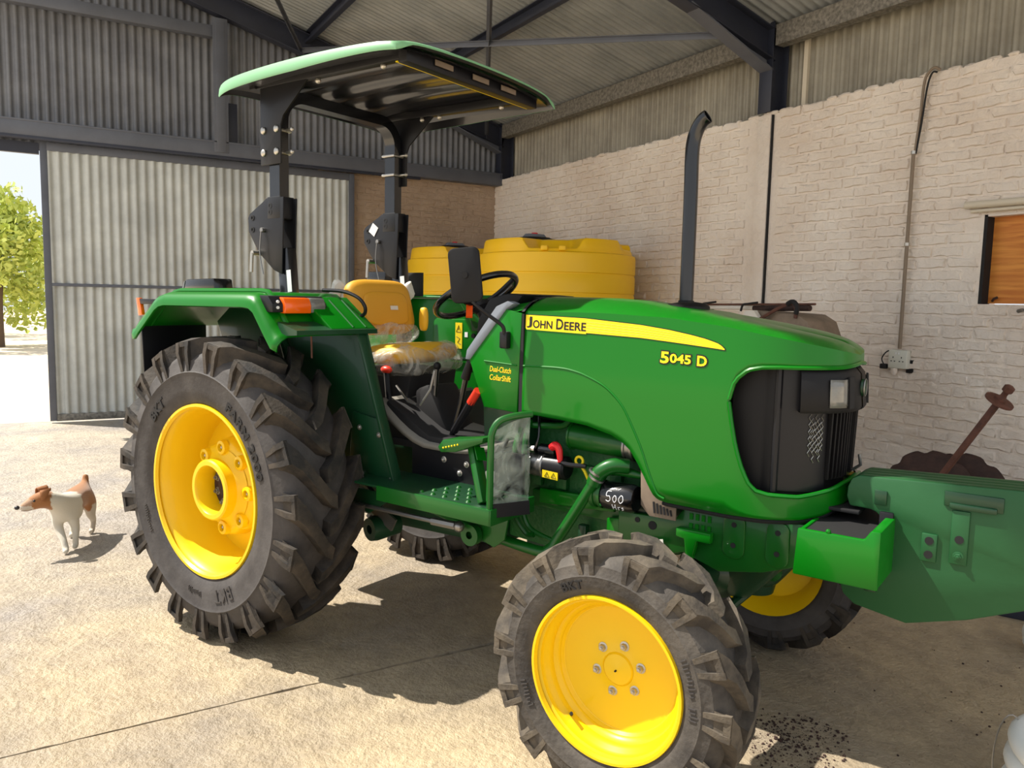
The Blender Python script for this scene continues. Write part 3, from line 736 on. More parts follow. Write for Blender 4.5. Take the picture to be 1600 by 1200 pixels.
for mir in (0, 1):
    for c in (side(ssA, lambda s: interp(LOW, s), lambda s: 1.195, 8),
              side(ssA, lambda s: 1.195, lambda s: interp(SHO, s), 6),
              side(ssB, lambda s: interp(LOW, s), lambda s: interp(GB, s), 8),
              side(ssB, lambda s: interp(GT, s), lambda s: interp(SHO, s), 6),
              MB().grid(shoulder_rows(ssA + ssB[1:]))):
        if mir: c.mirror_y()
        hb.add(c.v, c.f)
hood = part(hb, 'bonnet', 'green', smooth=32); solidify(hood, 0.010)
hood['label'] = 'glossy green bonnet with yellow stripe'
# rim around the grille opening and the crease above the wheel arch
def curve_on(T, lift=0.0): return [P3(s, z, lift) for s, z in T]
gr = [(s, interp(GT, s)) for s in s_list(1.0825, SC_, 40)]; gl = [(s, interp(GB, s)) for s in s_list(1.0825, SC_, 40)]
for T in (gr, gl):
    for mir in (1, -1):
        pts = [Vector((p.x, p.y * mir, p.z)) for p in curve_on(T, 0.002)]
        part(MB().tube(pts, 0.007, 6), 'grille_surround', 'green', hood)
ARCH = [(0.262, 1.254), (0.42, 1.257), (0.50, 1.248), (0.558, 1.231), (0.61, 1.21), (0.65, 1.184), (0.69, 1.147), (0.719, 1.105), (0.771, 1.009), (0.80, 0.94), (0.83, 0.872), (0.845, 0.846), (0.87, 0.836)]
for mir in (1, -1):
    pts = [Vector((p.x, p.y * mir, p.z)) for p in catmull(curve_on(ARCH, -0.001), 4)]
    part(MB().tube(pts, 0.0045, 6), 'crease', 'green', hood)
# roof panel lines and the cap bump
part(MB().lathe([(0.085, -0.02), (0.083, 0.0), (0.07, 0.012), (0.03, 0.018), (0.0001, 0.019)], (1.79, 0.02, 1.492), (-0.03, 0, 1), 32), 'cap_bump', 'black_plastic', hood, smooth=40)

# grille: black core, louvres, mesh insert, headlamps
GC = MB(); ssG = s_list(1.075, SC_, 34)
for mir in (0, 1):
    c = MB().grid([[P3(s, 0.90 + 0.425 * k / 6, -0.055 if s < 1.2 else -0.045) for k in range(7)] for s in ssG])
    if mir: c.mirror_y()
    GC.add(c.v, c.f)
grille = part(GC, 'grille', 'black_plastic', label='black plastic grille wrapping round the nose', smooth=40)
for mir in (1, -1):
    def mp(p): return Vector((p.x, p.y * mir, p.z))
    part(MB().tube([mp(P3(1.235, z, -0.034)) for z in (0.91, 1.0, 1.1, 1.2, 1.31)], 0.012, 8), 'grille_post', 'black', grille)
    rows = [[mp(P3(s, 0.915 + 0.39 * k / 4, -0.03)) for k in range(5)] for s in s_list(1.24, 1.42, 10)]
    part(MB().grid(rows), 'grille_cheek', 'black', grille, smooth=40)
    for j in range(7):
        s = 1.425 + j * 0.021
        part(MB().bar(mp(P3(s, 0.955, -0.028)), mp(P3(s, 1.17, -0.022)), 0.006, 0.018, up=(hn(s).x, hn(s).y * mir, 0)), 'grille_slat', 'black_plastic', grille)
    # torn bits of wire mesh showing
    mb = MB()
    for j in range(7):
        s = 1.345 + j * 0.008; z0 = 1.03 + 0.02 * math.sin(j * 2.3); z1 = 1.165 - 0.012 * (j % 3)
        mb.tube([mp(P3(s + 0.004 * (-1) ** q, z0 + (z1 - z0) * q / 12, -0.026)) for q in range(13)], 0.0012, 4)
    part(mb, 'wire_mesh', 'zinc', grille)
    # headlamp housing and lens
    rows = []
    for s in s_list(1.30, 1.575, 24):
        rows.append([mp(P3(s, 1.175, -0.03)), mp(P3(s, 1.172, 0.004)), mp(P3(s, 1.182, 0.010)), mp(P3(s, 1.29, 0.004)), mp(P3(s, 1.31, -0.012)), mp(P3(s, 1.31, -0.03))])
    hs = MB().grid(rows); part(hs, 'headlamp_housing', 'black_plastic', grille, smooth=40)
    rows = [[mp(P3(s, 1.19 + 0.088 * k / 4, 0.0125 + 0.006 * math.sin(math.pi * (s - 1.388) / 0.07))) for k in range(5)] for s in s_list(1.388, 1.458, 8)]
    ln = part(MB().grid(rows), 'headlamp_lens', 'lens_clear', grille, label='clear square headlamp lens', smooth=40); solidify(ln, 0.006)
    part(MB().bar(mp(P3(1.475, 1.185, 0.013)), mp(P3(1.475, 1.285, 0.011)), 0.026, 0.006, up=(hn(1.475).x, hn(1.475).y * mir, 0)), 'lamp_divider', 'black_matte', grille)
em = MB().lathe([(0.001, 0.006), (0.018, 0.005), (0.021, 0.0), (0.021, -0.006)], (0, 0, 0), (1, 0, 0), 28)
em.v = [(x + 2.425, y, z * 1.35 + 1.245) for x, y, z in em.v]; part(em, 'badge', 'green_dark', grille, label='oval green badge with yellow rim')
bd = MB().tube([(2.43, 0.021 * math.cos(a), 1.245 + 0.028 * math.sin(a)) for a in [2 * math.pi * k / 24 for k in range(24)]], 0.0022, 5, closed=True); part(bd, 'badge_rim', 'steel', grille)
# dark frame lip below the bonnet and bumper latch
part(MB().tube([P3(s, interp(LOW, s) - 0.008, -0.014) for s in s_list(0.86, SC_, 40)], 0.009, 6), 'lower_seal', 'black_matte', hood)
part(MB().tube([Vector((p.x, -p.y, p.z)) for p in [P3(s, interp(LOW, s) - 0.008, -0.014) for s in s_list(0.86, SC_, 40)]], 0.009, 6), 'lower_seal', 'black_matte', hood)
part(MB().tube([(2.40, 0.03, 0.965), (2.425, 0.03, 0.985), (2.42, 0.03, 1.02)], 0.006, 6).tube([(2.395, 0.09, 0.955), (2.42, 0.02, 0.95)], 0.007, 6), 'bonnet_latch', 'steel', hood)

# stripe, lettering, model number
ST = [(0.143, 1.4495), (0.272, 1.449), (0.529, 1.443), (0.753, 1.427), (0.86, 1.414), (0.942, 1.400), (0.99, 1.390), (1.031, 1.378), (1.05, 1.368), (1.058, 1.359)]
SB = [(0.129, 1.405), (0.273, 1.398), (0.531, 1.391), (0.755, 1.383), (0.86, 1.375), (0.943, 1.368), (1.031, 1.360), (1.05, 1.358), (1.058, 1.357)]
def stripe(s0, s1, lift, mx, grow, name, nz=4):
    rows = []
    for s in s_list(s0, s1, max(4, int((s1 - s0) / 0.012))):
        a = interp(SB, s) - grow; c = interp(ST, s) + grow; rows.append([P3(s, a + (c - a) * k / nz, lift) for k in range(nz + 1)])
    return part(MB().grid(rows), name, mx, hood)
for (a, c) in ((0.139, 0.248), (SEAM + 0.004, 1.057)):
    stripe(a - (0.0 if a > 0.2 else 0.004), c + (0.003 if c > 1 else 0), 0.0012, 'decal_black', 0.0028, 'stripe_border')
    stripe(a, c, 0.0024, 'decal_yellow', 0, 'yellow_stripe')
for q in range(1, 5):                                  # fine pin lines in the stripe
    lo_, hi_ = q / 5.2, None
    for (a, c) in ((0.15, 0.246), (0.535, 1.0 - 0.02 * q)):
        part(MB().tube([P3(s, interp(SB, s) + (interp(ST, s) - interp(SB, s)) * lo_, 0.0026) for s in s_list(a, c, 30)], 0.0006, 4), 'pin_line', 'seat_yellow2', hood)
part(MB().grid([[P3(s, interp(SB, s) - 0.004, 0.003), P3(s, interp(SB, s) + 0.004, 0.003)] for s in s_list(0.27, 0.535, 12)]), 'lettering_base', 'decal_yellow', hood)
def on_hood(s0, z0, slope=0.0):
    return lambda x, y, l: P3(s0 + x, z0 + y + slope * x, 0.0034 + l)
def caps_word(big, small, s0, z0, wb, ws, hb_, hs_, slope, m='decal_black'):
    lettering('lettering', big, m, hood, on_hood(s0, z0, slope), wb, height=hb_, bold=0.022)
    lettering('lettering', small, m, hood, on_hood(s0 + wb + 0.004, z0 + slope * wb, slope), ws, height=hs_, bold=0.022)
caps_word('J', 'OHN', 0.272, 1.4005, 0.024, 0.088, 0.043, 0.031, -0.018)
caps_word('D', 'EERE', 0.405, 1.3985, 0.031, 0.094, 0.040, 0.031, -0.018)
def model_text(m, dx, bold, lift):
    lettering('model_number', '5', m, hood, lambda x, y, l: P3(0.833 - dx + x, 1.3015 - dx + y - 0.03 * x, lift), 0.032 + 2 * dx, height=0.040 + 2 * dx, bold=bold)
    lettering('model_number', '045', m, hood, lambda x, y, l: P3(0.868 - dx + x, 1.3045 - dx + y - 0.03 * x, lift), 0.076 + 2 * dx, height=0.031 + 2 * dx, bold=bold)
    lettering('model_number', 'D', m, hood, lambda x, y, l: P3(0.966 - dx + x, 1.300 - dx + y - 0.03 * x, lift), 0.034 + 2 * dx, height=0.034 + 2 * dx, bold=bold)
model_text('decal_black', 0.0045, 0.06, 0.0012); model_text('decal_yellow', 0.0, 0.03, 0.0032)

# ---------------------------------------------------------------- cowl with dashboard and steering
CP = [(1.075, 1.078), (1.238, 1.069), (1.252, 1.455), (1.17, 1.47), (0.995, 1.268)]    # rear edge slants forward-up
cowl = part(MB().prism(CP, 'y', -0.280, -0.262), 'cowl', 'green', bevel=0.003)
part(MB().prism(CP, 'y', 0.262, 0.280), 'cowl_side', 'green', cowl, bevel=0.003)
rows = []
for x, zz in ((1.10, 1.462), (1.17, 1.485), (1.252, 1.50)):
    rows.append([Vector((x, -0.28 + 0.56 * k / 16, (zz + 0.012) - (zz + 0.012 - (zz - 0.035)) * abs(2 * k / 16 - 1) ** 4)) for k in range(17)])
part(MB().grid(rows), 'cowl_top', 'green', cowl, smooth=60)
part(MB().grid([[Vector((1.265 + dx, -0.285 * math.cos(math.pi * k / 24) ** 1 if False else -0.282 + 0.564 * k / 24, 1.516 - 0.055 * abs(2 * k / 24 - 1) ** 5)) for k in range(25)] for dx in (-0.012, 0.0)]), 'cowl_seal', 'black_matte', cowl)
part(MB().box((1.253, -0.27, 1.26), (0.016, 0.016, 0.385)), 'cowl_seal', 'black_matte', cowl)
# grey trim along the slanted edge
for sy in (-1, 1):
    part(MB().prism([(0.978, 1.262), (1.001, 1.262), (1.182, 1.470), (1.215, 1.49), (1.185, 1.50), (1.13, 1.478), (0.985, 1.30)], 'y', sy * 0.284, sy * 0.235), 'cowl_trim', 'grey_trim', cowl, bevel=0.004)
# dashboard hood (black) and instrument face
part(MB().prism([(1.0, 1.30), (1.17, 1.49), (1.20, 1.525), (1.12, 1.53), (1.03, 1.51), (0.97, 1.42), (0.96, 1.30)], 'y', -0.20, 0.20), 'dashboard', 'black_plastic', cowl, bevel=0.012, smooth=40)
part(MB().prism([(1.17, 1.515), (1.25, 1.52), (1.40, 1.512), (1.40, 1.505), (1.17, 1.505)], 'y', -0.12, 0.18), 'dash_cover', 'black_plastic', cowl, bevel=0.003)
part(MB().prism([(1.02, 0.92), (1.24, 0.90), (1.24, 1.45), (1.10, 1.45), (1.0, 1.28)], 'y', -0.20, 0.20), 'dash_support', 'green_dark', cowl)
# crease, small print, mirror bracket
part(MB().tube([(1.075, -0.2815, 1.262), (1.235, -0.2815, 1.254)], 0.0035, 6), 'crease', 'green', cowl)
def on_cowl(x0, z0, slope): return lambda x, y, l: (x0 + x, -0.2806 - l, z0 + y + slope * x)
for (tx_, z0) in (('Dual-Clutch', 1.222), ('CollarShift', 1.189)):
    lettering('small_print', tx_, 'decal_black', cowl, lambda x, y, l, z0=z0: (1.103 + x + 0.001, -0.2804, z0 - 0.0015 + y - 0.03 * x), 0.104, bold=0.03, shear=0.15, height=0.0225)
    lettering('small_print', tx_, 'decal_yellow', cowl, lambda x, y, l, z0=z0: (1.103 + x, -0.2808, z0 + y - 0.03 * x), 0.104, bold=0.012, shear=0.15, height=0.0225)
mr = MB().box((1.185, -0.294, 1.350), (0.036, 0.03, 0.066)); mirror = part(mr, 'mirror', 'black', bevel=0.006, label='black rectangular side mirror on a bent arm')
part(MB().tube([(1.190, -0.306, 1.375), (1.186, -0.315, 1.405), (1.15, -0.345, 1.44), (1.115, -0.375, 1.475), (1.085, -0.385, 1.51), (1.075, -0.382, 1.56)], 0.0075, 8, smooth=5), 'mirror_arm', 'black', mirror)
MM = Matrix.Translation((1.066, -0.395, 1.594)) @ Matrix.Rotation(R_(-62), 4, 'Z') @ Matrix.Rotation(R_(6), 4, 'X')
def rrect(w, h, r, n=6):
    out = []
    for (cx, cy, a0) in ((w / 2 - r, h / 2 - r, 0), (-w / 2 + r, h / 2 - r, 90), (-w / 2 + r, -h / 2 + r, 180), (w / 2 - r, -h / 2 + r, 270)):
        out += [(cx + r * math.cos(R_(a0 + 90 * k / n)), cy + r * math.sin(R_(a0 + 90 * k / n))) for k in range(n + 1)]
    return out
part(MB().prism(rrect(0.122, 0.21, 0.026), 'x', -0.012, 0.012).xf(MM), 'mirror_head', 'black_plastic', mirror, bevel=0.007, smooth=40)
part(MB().prism(rrect(0.110, 0.198, 0.020), 'x', -0.0145, -0.0115).xf(MM), 'mirror_glass', 'chrome', mirror)
part(MB().cyl((0.012, 0, -0.0), (0.02, 0, -0.0), 0.012).xf(MM), 'mirror_knob', 'black_matte', mirror)
# steering wheel: centre (0.80, 0, 1.52), r 0.19, tilted 30 degrees
al = R_(30); SX = Vector((math.cos(al), 0, math.sin(al))); SY = Vector((0, 1, 0)); SN = Vector((-math.sin(al), 0, math.cos(al))); SCn = Vector((0.80, 0, 1.52))
ring = [SCn + SX * (0.19 * math.cos(a)) + SY * (0.19 * math.sin(a)) for a in [2 * math.pi * k / 48 for k in range(48)]]
sw = part(MB().tube(ring, 0.0145, 10, closed=True), 'steering_wheel', 'black_gloss', smooth=60)
hubc = SCn - SN * 0.05
for a in (90, 210, 330):
    e = SCn + SX * (0.185 * math.cos(R_(a + 60))) + SY * (0.185 * math.sin(R_(a + 60)))
    part(MB().tube([hubc, hubc.lerp(e, 0.5) - SN * 0.008, e], 0.010, 8, smooth=4), 'spoke', 'black', sw)
part(MB().lathe([(0.03, -0.03), (0.045, -0.01), (0.042, 0.012), (0.001, 0.016)], hubc, SN, 24), 'hub', 'black', sw, smooth=40)
part(MB().tube([hubc, hubc - SN * 0.16], 0.028, 12), 'steering_column', 'black', sw)
part(MB().bar(hubc + Vector((-0.02, -0.05, 0.012)), hubc + Vector((0.02, -0.10, -0.05)), 0.028, 0.008), 'column_lever', 'decal_orange', sw)
# ---------------------------------------------------------------- mudguards
def mudguard(sd):                                     # sd = -1 right, +1 left
    def Y(y): return sd * y
    # section of the shell along x, z (outer lip profile), swept across y
    top = [(-0.555, 1.352), (-0.535, 1.356), (-0.50, 1.385), (-0.36, 1.488), (-0.325, 1.505), (-0.28, 1.512), (0.30, 1.516), (0.345, 1.512), (0.375, 1.495), (0.455, 1.395), (0.485, 1.360), (0.52, 1.350)]
    rows = []
    for x, z in top:
        # from the inner edge outwards, then the rolled lip going down
        cx = -0.05; k = 0.0
        n = Vector((0, 0, -1))
        ix = 1 if x < 0.2 else 0
        row = [(x, Y(0.40), z), (x, Y(0.72), z), (x, Y(0.80), z - 0.004), (x + 0.004 * (-1 if x < 0 else 1), Y(0.832), z - 0.018), (x * 0.985, Y(0.845), z - 0.040), (x * 0.975, Y(0.846), z - 0.062), (x * 0.97, Y(0.838), z - 0.066)]
        rows.append([Vector(p) for p in row])
    b = MB().grid(rows)
    o = part(b, 'mudguard', 'green', smooth=50); solidify(o, 0.006)
    o['label'] = 'green flat-topped mudguard over the rear wheel'
    # raised bead running along the top near the outer edge
    part(MB().tube([(x, Y(0.755), z + 0.002) for x, z in top[1:-1]], 0.012, 8), 'bead', 'green', o)
    # front apron under the lamp
    part(MB().prism([(0.375, 1.497), (0.385, 1.50), (0.565, 1.375), (0.565, 1.362), (0.49, 1.355)], 'y', Y(0.38), Y(0.62)), 'front_apron', 'green', o, bevel=0.003)
    for yy in (0.43, 0.50):
        part(MB().tube([(0.41, Y(yy), 1.487), (0.56, Y(yy), 1.378)], 0.005, 6), 'apron_rib', 'green_frame', o)
    part(MB().prism([(0.46, 1.40), (0.575, 1.37), (0.575, 1.352), (0.47, 1.345)], 'y', Y(0.38), Y(0.80)), 'apron_floor', 'green_dark', o)
    # inner side plate down to the footplate
    plate = [(-0.50, 1.37), (-0.30, 1.505), (0.38, 1.50), (0.56, 1.372), (0.60, 1.25), (0.655, 1.09), (0.735, 0.86), (0.775, 0.735), (0.79, 0.70), (0.60, 0.70), (0.45, 0.78), (0.30, 0.86), (0.0, 0.93), (-0.3, 0.95)]
    part(MB().prism(plate, 'y', Y(0.425), Y(0.433)), 'side_plate', 'green_dark' if sd < 0 else 'green', o, bevel=0.002)
    # folded front flange and lower panel
    part(MB().prism([(0.555, 1.37), (0.600, 1.25), (0.655, 1.09), (0.735, 0.86), (0.79, 0.70), (0.775, 0.70), (0.72, 0.86), (0.64, 1.09), (0.585, 1.25), (0.54, 1.37)], 'y', Y(0.425), Y(0.475)), 'front_flange', 'green_dark', o, bevel=0.002)
    part(MB().prism([(0.50, 1.02), (0.66, 1.00), (0.765, 0.72), (0.52, 0.72), (0.48, 0.80)], 'y', Y(0.440), Y(0.452)), 'lower_panel', 'green_dark', o, bevel=0.004)
    for (x, z) in ((0.545, 0.955), (0.66, 0.935), (0.73, 0.755), (0.56, 0.76)):
        bb = MB(); hexbolt(bb, (x, Y(0.452), z), (0, sd, 0), 0.008, 0.010); part(bb, 'bolt', 'zinc', o)
    if sd < 0:
        part(MB().tube([(0.02, Y(0.455), 1.36), (0.15, Y(0.47), 1.1), (0.22, Y(0.47), 0.85)], 0.02, 8), 'stiffener', 'green_dark', o)
        part(MB().tube([(0.30, Y(0.70), 1.44), (0.305, Y(0.70), 1.32)], 0.004, 6), 'wire_end', 'rust', o); part(MB().tube([(0.44, Y(0.62), 1.37), (0.443, Y(0.62), 1.25)], 0.004, 6), 'wire_end', 'rust', o)
    # lamp cluster facing forward
    lamp = part(MB().prism([(0.365, 1.502), (0.420, 1.500), (0.448, 1.470), (0.448, 1.436), (0.40, 1.436)], 'y', Y(0.545), Y(0.815)), 'lamp_cluster', 'black', o, bevel=0.004, label='front indicator lamp, amber and clear')
    part(MB().prism([(0.415, 1.497), (0.450, 1.493), (0.462, 1.465), (0.460, 1.432), (0.42, 1.432)], 'y', Y(0.635), Y(0.765)), 'amber_lens', 'amber', lamp, bevel=0.005)
    part(MB().prism([(0.415, 1.497), (0.448, 1.493), (0.458, 1.465), (0.456, 1.434), (0.42, 1.434)], 'y', Y(0.558), Y(0.633)), 'clear_lens', 'lens_clear', lamp, bevel=0.005)
    for z in (1.478, 1.455): part(MB().cyl((0.449, Y(0.792), z), (0.455, Y(0.792), z), 0.006, seg=8), 'screw', 'decal_white', lamp)
    # rear amber lamp on the tail slope
    part(MB().prism([(-0.585, 1.478), (-0.555, 1.478), (-0.535, 1.40), (-0.568, 1.395)], 'y', Y(0.782), Y(0.80)), 'rear_lamp', 'amber', o, bevel=0.004)
    part(MB().box((-0.47, Y(0.788), 1.462), (0.20, 0.022, 0.024)), 'lamp_bracket', 'black', o, bevel=0.003)
    # grab rail at the inner front corner
    part(MB().tube([(0.30, Y(0.44), 1.53), (0.42, Y(0.43), 1.525), (0.50, Y(0.42), 1.50), (0.53, Y(0.41), 1.465), (0.52, Y(0.40), 1.435), (0.49, Y(0.40), 1.42)], 0.008, 8, smooth=5), 'grab_rail', 'black', o)
    return o
mgR = mudguard(-1); mgL = mudguard(1)
# pressed panel, stickers on the inner face of the left mudguard
part(MB().prism(rrect(0.30, 0.20, 0.03), 'y', 0.419, 0.425).xf(Matrix.Translation((0.32, 0, 1.30))), 'pressed_panel', 'green', mgL, bevel=0.004)
part(MB().box((0.352, 0.4175, 1.315), (0.046, 0.002, 0.135)), 'warning_sticker', 'warn_yellow', mgL)
part(MB().tube([(0.335, 0.416, 1.335), (0.369, 0.416, 1.335), (0.352, 0.416, 1.368)], 0.0016, 4, closed=True), 'sticker_triangle', 'decal_black', mgL)
part(MB().tube([(0.352, 0.416, 1.358), (0.352, 0.416, 1.345)], 0.0016, 4), 'sticker_mark', 'decal_black', mgL)
part(MB().tube([(0.337, 0.416, 1.31), (0.36, 0.416, 1.30), (0.345, 0.416, 1.28), (0.367, 0.416, 1.27)], 0.0014, 4), 'sticker_mark', 'decal_black', mgL)
part(MB().box((0.402, 0.4175, 1.322), (0.02, 0.002, 0.026)), 'white_sticker', 'decal_white', mgL)
part(MB().box((0.45, 0.41, 1.20), (0.5, 0.012, 0.01)), 'ledge', 'green_dark', mgL)
part(MB().cyl((0.46, 0.41, 1.318), (0.46, 0.40, 1.318), 0.012), 'grommet', 'black_matte', mgL)
# work lamps on top, black marker board behind the right wheel, left marker board
wl = part(MB().prism([(-0.52, 1.517), (-0.50, 1.57), (-0.27, 1.575), (-0.26, 1.517)], 'y', -0.60, -0.50), 'work_lamp', 'black_gloss', bevel=0.008)
part(MB().prism([(-0.535, 1.517), (-0.512, 1.562), (-0.504, 1.562), (-0.52, 1.517)], 'y', -0.60, -0.50), 'lamp_glass', 'lens_clear', wl)
part(MB().prism([(-0.80, 1.365), (-0.47, 1.372), (-0.47, 1.02), (-0.79, 1.02)], 'x', -0.548, -0.538), 'rear_mudflap', 'black', bevel=0.002)
part(MB().box((-0.045, 0.50, 1.58), (0.12, 0.02, 0.13)), 'rear_marker_board', 'black_matte', bevel=0.002)
part(MB().box((-0.31, 0.50, 1.615), (0.15, 0.08, 0.07)), 'work_lamp', 'black_gloss', bevel=0.008)

# ---------------------------------------------------------------- roll bar and canopy
def ropsx(z): return -0.005 - 0.085 * min(1, max(0, (z - 1.5) / 0.6))
rb_pts_low = []
rops = part(MB().bar((0.02, -0.37, 1.15), (ropsx(1.72), -0.37, 1.72), 0.055, 0.075, up=(1, 0, 0)), 'roll_bar', 'black_gloss', bevel=0.006, label='black folding roll bar')
part(MB().bar((0.02, 0.37, 1.15), (ropsx(1.72), 0.37, 1.72), 0.055, 0.075, up=(1, 0, 0)), 'lower_post', 'black_gloss', rops, bevel=0.006)
# upper hoop: rectangular tube bent at both corners
hoop = []
XT = -0.085
hoop += [(XT, -0.37, 1.86), (XT, -0.37, 2.05), (XT, -0.37, 2.26)]
for k in range(1, 9): a = R_(180 - 90 * k / 8); hoop.append((XT, -0.25 + 0.12 * math.cos(a), 2.30 + 0.12 * math.sin(a)))
for k in range(0, 9): a = R_(90 - 90 * k / 8); hoop.append((XT, 0.25 + 0.12 * math.cos(a), 2.30 + 0.12 * math.sin(a)))
hoop += [(XT, 0.37, 2.26), (XT, 0.37, 2.05), (XT, 0.37, 1.86)]
hv = MB(); vs = []
P_ = [Vector(p) for p in hoop]
for i, p in enumerate(P_):
    t = (P_[min(i + 1, len(P_) - 1)] - P_[max(i - 1, 0)]).normalized(); s_ = Vector((1, 0, 0)); n = t.cross(s_).normalized()
    for (a, c) in ((-1, -1), (1, -1), (1, 1), (-1, 1)): vs.append(p + s_ * (0.036 * a) + n * (0.026 * c))
fs = [(i * 4 + j, i * 4 + (j + 1) % 4, (i + 1) * 4 + (j + 1) % 4, (i + 1) * 4 + j) for i in range(len(P_) - 1) for j in range(4)] + [(0, 1, 2, 3), tuple((len(P_) - 1) * 4 + j for j in (3, 2, 1, 0))]
part(hv.add(vs, fs), 'upper_hoop', 'black_gloss', rops, smooth=30)
for sd in (-1, 1):
    for e in (-1, 1):
        yy = sd * 0.37 + e * 0.036
        pl = [(-0.02, 1.60), (-0.005, 1.95), (-0.13, 1.95), (-0.155, 1.935), (-0.255, 1.885), (-0.27, 1.865), (-0.265, 1.80), (-0.19, 1.70), (-0.14, 1.665), (-0.08, 1.62)]
        fp = part(MB().prism(pl, 'y', yy - 0.004, yy + 0.004), 'fold_plate', 'black', rops, bevel=0.002)
        for (x, z) in ((-0.235, 1.865), (-0.235, 1.81), (-0.10, 1.915), (-0.10, 1.885)):
            part(MB().lathe([(0.007, -0.006), (0.013, -0.006), (0.013, 0.0062), (0.007, 0.0062)], (x, yy, z), (0, 1, 0), 12, closedp=True), 'pin_hole', 'black_matte', fp)
    part(MB().box((-0.075, sd * 0.37, 1.905), (0.095, 0.082, 0.10)), 'collar', 'black', rops, bevel=0.004)
    pn = part(MB().cyl((-0.15, sd * 0.37 - 0.055, 1.805), (-0.15, sd * 0.37 + 0.055, 1.805), 0.011), 'lock_pin', 'steel', rops)
    part(MB().cyl((-0.215, sd * 0.37 - 0.06, 1.70), (-0.215, sd * 0.37 + 0.05, 1.70), 0.012).cyl((-0.215, sd * 0.37 - 0.06, 1.70), (-0.215, sd * 0.37 - 0.065, 1.61), 0.008), 'lock_pin', 'zinc', rops)
    part(MB().tube([(-0.15, sd * 0.37 - 0.056, 1.80), (-0.155, sd * 0.37 - 0.06, 1.70), (-0.13, sd * 0.37 - 0.06, 1.60)], 0.003, 5, smooth=4), 'tether', 'steel', rops)
    part(MB().bar((0.025, sd * 0.37 - 0.03, 1.52), (0.015, sd * 0.37 - 0.03, 1.62), 0.001, 0.03, up=(1, 0, 0)), 'sticker', 'decal_white', rops)
part(MB().box((-0.19, 0.37 - 0.042, 1.87), (0.05, 0.002, 0.055), ry=R_(35)), 'sticker', 'decal_white', rops)
# canopy
def can_z(x, y): return 2.525 - 0.022 * ((x - 0.28) / 0.58) ** 2 - 0.018 * (y / 0.556) ** 2 - 0.03 * abs(y / 0.556) ** 8 - 0.02 * abs((x - 0.28) / 0.58) ** 8
def can_xy(u, v):                                     # u,v in -1..1 -> rounded-corner plan
    x = 0.278 + 0.578 * u; y = 0.556 * v
    x += -0.035 * (v * v) * (1 if u > 0 else -0.5) * abs(u) ** 3
    y *= 1 - 0.05 * abs(u) ** 6
    return x, y
rows = []; NU, NV = 28, 26
edge = []
for i in range(NU + 1):
    u = -1 + 2 * i / NU; row = []
    for j in range(NV + 1):
        v = -1 + 2 * j / NV; x, y = can_xy(u, v); row.append(Vector((x, y, can_z(x, y))))
    rows.append(row)
b = MB().grid(rows)
can = part(b, 'canopy', 'canopy_green', smooth=60, label='pale green sun canopy with black underside'); solidify(can, 0.012)
# outer rim that turns down around the edge
per = [can_xy(-1 + 2 * i / 40, -1) for i in range(41)] + [can_xy(1, -1 + 2 * i / 40) for i in range(1, 41)] + [can_xy(1 - 2 * i / 40, 1) for i in range(1, 41)] + [can_xy(-1, 1 - 2 * i / 40) for i in range(1, 40)]
rim = []; rim_in = []
for x, y in per:
    d = Vector((x - 0.278, y, 0)).normalized(); z = can_z(x, y); u = (x - 0.278) / 0.578
    side_f = max(0.0, min(1.0, (abs(y) / 0.556 - 0.80) / 0.12)); rear_f = 1 if u < -0.93 else 0
    dr = 0.014 + 0.040 * max(side_f * (1 - 0.55 * max(0, u)), rear_f * 0.8)
    q = Vector((x, y, z))
    rim.append([q - d * 0.012 + Vector((0, 0, 0.001)), q + d * 0.006, q + d * 0.014 - Vector((0, 0, dr * 0.35)), q + d * 0.018 - Vector((0, 0, dr * 0.9)), q + d * 0.015 - Vector((0, 0, dr))])
    rim_in.append([q - d * 0.02 - Vector((0, 0, 0.014)), q + d * 0.002 - Vector((0, 0, 0.014)), q + d * 0.008 - Vector((0, 0, dr * 0.6)), q + d * 0.013 - Vector((0, 0, dr - 0.001))])
rim.append(rim[0]); rim_in.append(rim_in[0])
part(MB().grid(rim), 'canopy_rim', 'canopy_green', can, smooth=50); part(MB().grid(rim_in), 'inner_rim', 'canopy_under', can, smooth=50)
